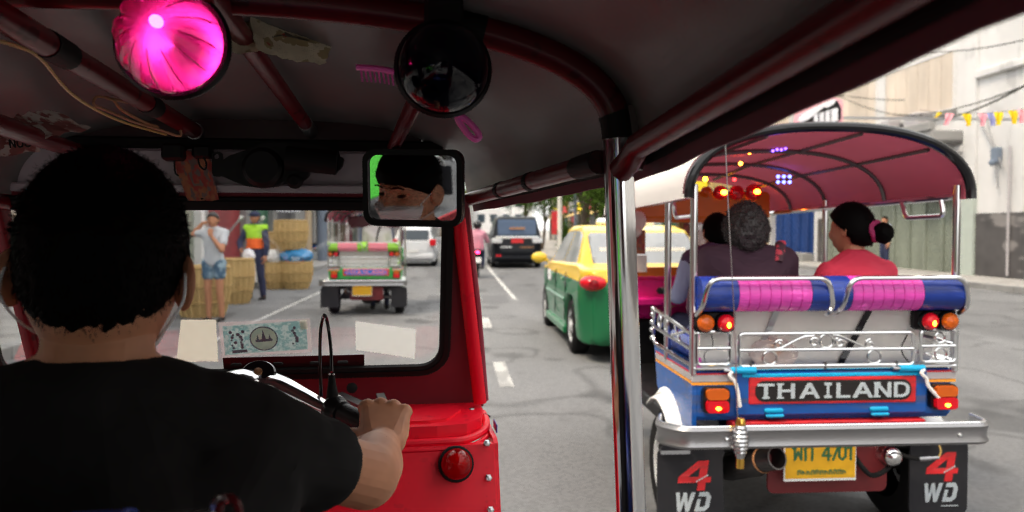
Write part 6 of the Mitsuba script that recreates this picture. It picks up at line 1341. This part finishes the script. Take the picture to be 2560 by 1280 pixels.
# taxi
setxf(mat4(0, (2.13, 8.1, 0)))
k = thing('taxi', 'green and yellow taxi saloon just beyond our chrome pole', 'taxi')
SAL = dict(len=4.5, w=1.70, h=1.46, belt=.93, wheel=.31, axles=(.93, 3.53), roof_w=.60,
    side=[(.02, .30), (.0, .55), (.03, .80), (.10, .98), (.70, 1.02), (3.15, .96), (4.2, .80), (4.47, .62), (4.5, .35), (4.40, .2), (.10, .2)],
    green=[(.62, .90), (1.22, 1.38), (1.6, 1.455), (2.4, 1.46), (2.75, 1.40), (3.5, .92)],
    side_panes=[[(1.02, 1.0), (1.34, 1.33), (1.62, 1.385), (1.98, 1.395), (1.98, .99)], [(2.06, .99), (2.06, 1.395), (2.5, 1.385), (2.72, 1.33), (3.15, .97)]],
    end_panes=[('rear_window', (.60, .97, 1.37), -.012, .3, 1.5), ('windscreen', (.58, .98, 1.36), .012, 2.5, 4.0)])
Bk, up = car(k, {**SAL, 'paint': 'taxi_green', 'paint_up': 'taxi_yellow', 'two_tone': .845, 'pane_mat': 'sky_reflect_glass', 'side_mat': 'sky_reflect_glass'})  # pane colour lightened to stand in for reflected bright sky
for sg in (-1, 1):
    t = part(k, 'tail_light', xf(sph((0, 0, 0), (.15, .13, .085), 3), frame((sg * .70, .13, .85), (0, 0, 1))), M('lensred'))
    part(t, 'round_lens', lathe([(.055, 0), (.05, .02), (1e-4, .03)], (sg * .72, .02, .84), (sg * .25, -1, 0), 18), M('lensdark'))
    part(k, 'door_mirror', [xf(sph((0, 0, 0), (.11, .06, .075), 3), frame((sg * .97, 3.02, 1.02), (0, 0, 1))), cyl((sg * .84, 3.04, .97), (sg * .92, 3.03, 1.0), .025)], M('taxi_yellow'))
    for y in (1.35, 2.35): part(k, 'door_handle', bx(sg * .845, sg * .875, y, y + .2, .80, .83, .008), M('taxi_green'))
    for y in (1.28, 2.20, 3.2): part(k, 'door_gap', bar((sg * .853, y, .34), (sg * .838, y, .90), .012, .008, up=(0, 1, 0)), M('black'))
    part(k, 'side_trim', bx(sg * .845, sg * .868, 1.3, 3.15, .55, .60, .01), M('taxi_green'))
    part(k, 'sill_skirt', bx(sg * .80, sg * .865, 1.3, 3.15, .17, .27, .02), M('taxi_green'))
part(k, 'chrome_strip', bx(-.45, .45, -.015, .03, .86, .89, .005), M('chrome'))
part(k, 'door_crest', prism(rrect(-.14, -.07, .14, .07, .03), .004, plane((-.858, 2.75, .80), (0, -1, 0), (0, 0, 1))), M('flag_white'), smooth=False)
part(k, 'number_plate', bx(-.2, .2, -.03, -.012, .68, .80), M('plate'), smooth=False)
part(k, 'roof_sign', flesh([bone((-.32, 1.9, 1.50), (.05, .09, .05), (.32, 1.9, 1.50), (.05, .09, .05)), bone((-.18, 1.9, 1.56), (.05, .07, .05), (.18, 1.9, 1.56), (.05, .07, .05))], .04, 4), M('white'))
part(k, 'rear_glass_glare', bx(-.5, .5, .93, .94, 1.02, 1.2), M('white'), smooth=False)  # white sheet added in place of bright reflections on the rear glass
# dark van
setxf(mat4(0, (2.22, 29.0, 0)))
k = thing('van', 'black people carrier ahead in the next lane with a red number plate', 'van')
VAN = dict(len=4.85, w=1.9, h=1.92, belt=1.12, wheel=.34, axles=(.95, 3.85), roof_w=.72, round=(.24, .35),
    side=[(.03, .30), (.0, .6), (.05, 1.10), (.10, 1.18), (3.6, 1.16), (4.6, .95), (4.83, .7), (4.85, .4), (4.7, .22), (.10, .22)],
    green=[(.09, 1.05), (.26, 1.75), (.45, 1.89), (1.5, 1.92), (2.9, 1.86), (4.2, 1.08)],
    side_panes=[[(.5, 1.16), (.55, 1.7), (1.6, 1.75), (1.6, 1.16)], [(1.68, 1.16), (1.68, 1.75), (2.7, 1.73), (2.7, 1.15)], [(2.78, 1.15), (2.78, 1.72), (3.0, 1.65), (3.7, 1.14)]],
    end_panes=[('rear_window', (.70, 1.22, 1.78), -.02, -.2, .7), ('windscreen', (.68, 1.18, 1.75), .02, 2.9, 4.6)])
car(k, {**VAN, 'paint': 'van_black', 'paint_up': 'van_black', 'pane_mat': 'van_glass'})  # bluish pane colour stands in for the reflection in the window
part(k, 'chrome_garnish', bx(-.80, .80, -.04, .06, 1.09, 1.17, .02), M('chrome'))
part(k, 'number_plate', bx(-.22, .22, -.05, -.02, .93, 1.07), M('signred'), smooth=False)
for sg in (-1, 1):
    part(k, 'tail_light', bx(sg * .55, sg * .93, -.03, .12, .92, 1.10, .03), M('silver')); part(k, 'reflector', bx(sg * .58, sg * .78, -.03, .03, .44, .50, .01), M('lensred'))
    part(k, 'door_mirror', xf(sph((0, 0, 0), (.12, .07, .10), 2), frame((sg * 1.05, 3.5, 1.2), (0, 0, 1))), M('van_black'))
part(k, 'window_sticker', bx(-.28, .28, .0, .02, 1.42, 1.50), M('copper'), smooth=False)
part(k, 'badge_strip', bx(.1, .6, -.035, .02, .76, .79), M('copper'), smooth=False); part(k, 'lower_bumper', bx(-.85, .85, -.05, .2, .30, .46, .05), M('van_black'))
part(k, 'number_plate_light', bx(-.6, -.2, -.035, .02, .76, .80), M('silver'), smooth=False)
# silver car
setxf(mat4(0, (-1.60, 30.5, 0)))
k = thing('car', 'silver hatchback ahead, right of the green three-wheeler', 'car')
HAT = {**SAL, 'len': 4.0, 'h': 1.5, 'axles': (.7, 3.15), 'side': [(.02, .30), (.0, .55), (.03, .85), (.06, 1.0), (.6, 1.02), (3.0, .96), (3.8, .78), (3.98, .6), (4.0, .35), (3.9, .2), (.10, .2)],
       'green': [(.06, .92), (.30, 1.40), (.6, 1.49), (1.8, 1.5), (2.3, 1.43), (3.1, .93)], 'side_panes': [[(.6, 1.0), (.66, 1.36), (1.5, 1.42), (1.5, .99)], [(1.58, .99), (1.58, 1.42), (2.1, 1.38), (2.8, .98)]],
       'end_panes': [('rear_window', (.56, 1.02, 1.40), -.015, -.1, .6), ('windscreen', (.56, .98, 1.38), .015, 2.0, 3.5)]}
car(k, {**HAT, 'paint': 'silver', 'paint_up': 'silver'})
for sg in (-1, 1): part(k, 'tail_light', bx(sg * .6, sg * .84, -.02, .15, .80, 1.05, .03), M('lensred'))
part(k, 'number_plate', bx(-.2, .2, -.04, -.01, .55, .66), M('white'), smooth=False); part(k, 'rear_bumper', bx(-.76, .76, -.05, .2, .28, .5, .05), M('silver'))
# a green three-wheeler following behind, seen in the mirror
setxf(mat4(0, (-3.36, -5.3, 0)))
R3 = thing('tuk_tuk', 'bright green three-wheeler behind us, seen in the rear mirror', 'three-wheeler')
tuk_tuk(R3, {**GREEN, 'front': 'neon', 'cowl': 'neon', 'roof': 'sign_blue', 'body': 'green'}, False, False)
part(R3, 'mirror_green_panel', bx(.50, .585, 1.15, 2.06, .40, 1.0, .02), M('neon'))  # out of view, placed to show bright green in the rear mirror
setxf()
# motorbikes
def motorbike(x, y, rz, label, col='cowl_pink', lit=False):
    setxf(mat4(rz, (x, y, .0)))
    k = thing('motorcycle', label, 'motorcycle')
    for yy in (0, 1.22):
        w = part(k, 'wheel', tube(np.array([A3(0, yy + .25 * math.cos(t), .29 + .25 * math.sin(t)) for t in np.linspace(0, 2 * np.pi, 28, endpoint=False)]), .045, 10, closed=True), M('rubber'))
        part(w, 'rim', lathe([(.21, -.02), (.21, .02), (.19, .02), (.05, .04), (1e-4, .04), (1e-4, -.04), (.05, -.04), (.19, -.02), (.21, -.02)], (0, yy, .29), (1, 0, 0), 24), M('silver'))
    part(k, 'engine', [bx(-.1, .1, .42, .75, .22, .48, .05), cyl((.09, .3, .3), (.09, -.25, .36), .04)], M('darksteel'))
    part(k, 'fairing', flesh([bone((0, -.25, .74), (.10, .08, .05), (0, .3, .66), (.12, .1, .08)), bone((0, .3, .62), (.09, .1, .08), (0, .85, .60), (.08, .08, .10)), bone((0, .85, .6), (.10, .06, .10), (0, 1.0, .92), (.13, .05, .10))], .05, 5), M(col))
    part(k, 'seat', flesh([bone((0, -.2, .80), (.12, .1, .035), (0, .5, .78), (.11, .1, .035))], .05, 3), M('black'))
    part(k, 'handlebar', [tube(fillet([(-.34, .86, 1.02), (-.1, 1.0, 1.05), (.1, 1.0, 1.05), (.34, .86, 1.02)], .05), .014, 8)], M('black'))
    part(k, 'fork', [cyl((-.07, 1.0, .95), (-.07, 1.22, .29), .025), cyl((.07, 1.0, .95), (.07, 1.22, .29), .025)], M('steel'))
    part(k, 'rear_mudguard', fender((0, 0, .29), .31, .12), M('black'))
    part(k, 'tail_lamp', sph((0, -.34, .76), (.06, .03, .04)), M('lensred'), **(glow((1, .02, .08), 2.5) if lit else {}))
    part(k, 'number_plate', bx(-.10, .10, -.37, -.36, .46, .62), M('white'), smooth=False)
    for sg in (-1, 1): part(k, 'mirror', [cyl((sg * .25, .9, 1.03), (sg * .32, .88, 1.22), .006), sph((sg * .33, .87, 1.25), (.05, .015, .035))], M('black'))
    setxf(); return k
motorbike(.62, 23.3, 0, 'motorcycle with a lit red tail lamp between our pillar and the black van', 'black', True)
k = thing('person', 'motorcyclist in a pale pink shirt and black helmet riding beside the black van', 'person')
setxf(mat4(0, (.62, 23.25, 0)))
J = seated(.78); J['F' + 'L'] = A3(-.15, .32, .32); J['FR'] = A3(.15, .32, .32); J['KL'] = A3(-.17, .42, .72); J['KR'] = A3(.17, .42, .72); J |= dict(EL=A3(-.30, .30, 1.08), ER=A3(.30, .30, 1.08), AL=A3(-.33, .72, 1.05), AR=A3(.33, .72, 1.05))
ph = person(k, J, edge=.05, sub=2, fat=1.1, hair=('none', 'hair', 0), clothes=[('pink_shirt', 'pinkshirt', ['torso', 'upL', 'upR', 'foL', 'foR'], .02, {'foL': .8, 'foR': .8}), ('trousers', 'navy', ['thL', 'thR', 'shL', 'shR'], .015, {})])
part(k, 'helmet', sph(J['H'] + A3(0, -.01, .03), (.125, .145, .135), 3), M('gloss_black'))
motorbike(-6.1, 32.2, math.radians(60), 'pink parked motorbike nearest the stacked baskets', 'cowl_pink'); motorbike(-6.0, 34.6, math.radians(66), 'blue parked motorbike in the row on the left pavement', 'blue'); motorbike(-6.1, 36.4, math.radians(58), 'red parked motorbike farthest along the left pavement', 'red')

# street sweepers and their baskets
def basket(x, y, z, rt, rb, h, label, flip=False):
    k = thing('basket', label, 'basket', 'woven bamboo baskets beside the road')
    p = lambda t: rb + (rt - rb) * (t if not flip else 1 - t) + .055 * math.sin(t * 3.1)
    prof = [(1e-4, .01)] * (not flip) + [(p(t), h * t) for t in np.linspace(0, 1, 15)] + ([(1e-4, h)] if flip else [(p(1) - .03, h - .01), (rb * .9, .05), (1e-4, .04)])
    part(k, 'weave', lathe(prof, (x, y, z), (0, 0, 1), 30), M('wicker'))
    part(k, 'rim', tube(np.array([A3(x + p(0 if flip else 1) * math.cos(a), y + p(0 if flip else 1) * math.sin(a), z + (.02 if flip else h)) for a in np.linspace(0, 2 * np.pi, 26, endpoint=False)]), .022, 8, closed=True), M('wicker'))
    for i in range(18):
        a = i * 2 * np.pi / 18; part(k, 'stake', tube([A3(x + (p(t) + .008) * math.cos(a), y + (p(t) + .008) * math.sin(a), z + h * t) for t in np.linspace(.02, .98, 7)], .013, 5), M('straw'))
    for t in (.3, .62): part(k, 'hoop', tube(np.array([A3(x + (p(t) + .014) * math.cos(a), y + (p(t) + .014) * math.sin(a), z + h * t) for a in np.linspace(0, 2 * np.pi, 26, endpoint=False)]), .012, 6, closed=True), M('wicker'))
    return k
def lumpy(name, lab, c_, c, r, mt, seed=1):
    m = trimesh.creation.icosphere(3, 1.0); d = np.asarray(m.vertices); m.vertices = d * A3(*r) * (1 + .5 * (meshkit.fbm(d * 2.5 + seed, 3)[:, None] - .5)) + A3(*c)
    top(name, m, M(mt), lab, c_, smooth=True)
def G(u, v): q = at_z(u, v); return q[0], q[1]
x, y = G(742, 722); basket(x, y, 0, .36, .25, .64, 'bottom woven basket of the stack topped by a blue tarp bundle')
lumpy('tarp_bundle', 'blue tarpaulin bundle between the two stacked baskets', 'tarp', (x, y, .78), (.37, .36, .20), 'tarp'); basket(x - .12, y, .94, .37, .29, .68, 'upright woven basket on top of the blue tarp bundle')
x, y = G(680, 724); basket(x, y + .3, 0, .33, .24, .62, 'small woven basket holding a white sack, behind the sweeper in the vest')
lumpy('white_sack', 'white plastic sack on the small basket behind the sweeper', 'bag', (x, y + .3, .74), (.18, .18, .20), 'white', 3); basket(x - .15, y + .9, .62, .28, .22, .72, 'narrow woven basket standing behind the white sack')
x, y = G(590, 758); basket(x, y, 0, .32, .23, .84, 'tall woven basket between the woman and the sweeper')
x, y = G(490, 796); basket(x, y + .35, 0, .42, .32, .80, 'big woven basket behind the legs of the woman in shorts')
lumpy('rubbish_bag', 'dark rubbish bag on the ground beside the sweeper', 'bag', (G(662, 722)[0], G(662, 722)[1] + .1, .32), (.2, .2, .34), 'black', 7)
x, y = G(537, 803)
setxf(mat4(math.radians(168), (x, y, 0), .965))
k = thing('person', 'woman in a grey t-shirt and denim shorts with a hand at her mouth', 'person')
J = standing(1.72); J |= dict(ER=A3(.30, .03, 1.26), AR=A3(.22, .02, 1.50), EL=A3(-.22, .16, 1.13), AL=A3(-.06, .20, 1.37)); J['ER'] = A3(.36, .0, 1.38); J['AR'] = A3(.20, -.03, 1.56)
person(k, J, edge=.035, hair=('short', 'hair_grey', .02), clothes=[('t_shirt', 'tshirt_grey', ['torso', 'upL', 'upR'], .016, {'upL': .55, 'upR': .5}), ('shorts', 'jeans', ['thL', 'thR'], .026, {'thL': .42, 'thR': .42})],
       hands={'L': dict(d=A3(.35, -.25, 1), n=A3(0, -1, 0), t=A3(1, 0, 0), curl=(50, 60, 40)), 'R': dict(d=A3(-1, -.2, .2), n=A3(0, .2, -1), t=A3(0, 1, 0), curl=(30, 40, 30))}, look=(12, -4, 0))
x, y = G(640, 748)
setxf(mat4(math.radians(160), (x, y, 0), 1.03))
k = thing('person', 'street sweeper in navy overalls with a green and orange vest', 'person')
J = standing(1.72); J |= dict(ER=A3(.28, .10, 1.12), AR=A3(.12, .30, .98), EL=A3(-.27, .02, 1.12), AL=A3(-.28, .08, .86), FR=A3(.16, -.04, .075), FL=A3(-.20, .05, .075), KR=A3(.13, .04, .49), KL=A3(-.15, .06, .5))
ph = person(k, J, edge=.035, hair=('short', 'hair', .02), clothes=[('overalls', 'navy', ['torso', 'upL', 'upR', 'foL', 'foR', 'thL', 'thR', 'shL', 'shR'], .02, {'foL': .9, 'foR': .9, 'shL': .92, 'shR': .92}),
    ('vest', 'hiviz_green', ['torso'], .032, {}, lambda m: mf(man(m).trim_by_plane((0, 0, 1), 1.19).trim_by_plane((0, 0, -1), -1.47))), ('vest_band', 'hiviz_orange', ['torso'], .035, {}, lambda m: mf(man(m).trim_by_plane((0, 0, 1), 1.00).trim_by_plane((0, 0, -1), -1.20)))], look=(-10, 0, 0))
part(k, 'cap', sph(J['H'] + A3(0, -.005, .055), (.098, .115, .075), 3), M('navy')); part(k, 'cap_peak', bx(-.07, .07, .09, .19, 1.65, 1.662, .004), M('navy'))
for i, (u, v, u2, v2) in enumerate(((606, 540, 572, 582), (660, 542, 622, 586))):
    setxf(); a, b = at_y(u, v, y + .25), at_y(u2, v2, y + .22)
    kk = thing('broom_handle', ('left' if i == 0 else 'right') + ' grey metal broom handle carried over the shoulder of the sweeper', 'handle', 'broom handles')
    part(kk, 'rod', cyl(a, b + (b - a) * .4, .022), M('steel')); part(kk, 'end_cap', cyl(a, a + (b - a) * .15, .034), M('white'))
lumpy('plastic_sack', 'white plastic sack held in front of the sweeper in the vest', 'bag', at_y(622, 640, y - .42), (.12, .10, .15), 'flag_white', 9)
# passer-by on the right pavement
q = at_z(2222, 690, .13); setxf(mat4(math.radians(100), (13.3, 24.0, .13)))
k = thing('person', 'passer-by in a pale blue top in front of the grey green shutter', 'person')
person(k, standing(1.68) | dict(ER=A3(.28, .2, 1.25), AR=A3(.3, .4, 1.4)), edge=.05, sub=2, hair=('short', 'hair', .02), clothes=[('top', 'lavender', ['torso', 'upL', 'upR'], .016, {'upL': .5, 'upR': .5}), ('trousers', 'navy', ['thL', 'thR', 'shL', 'shR'], .015, {})])
setxf()
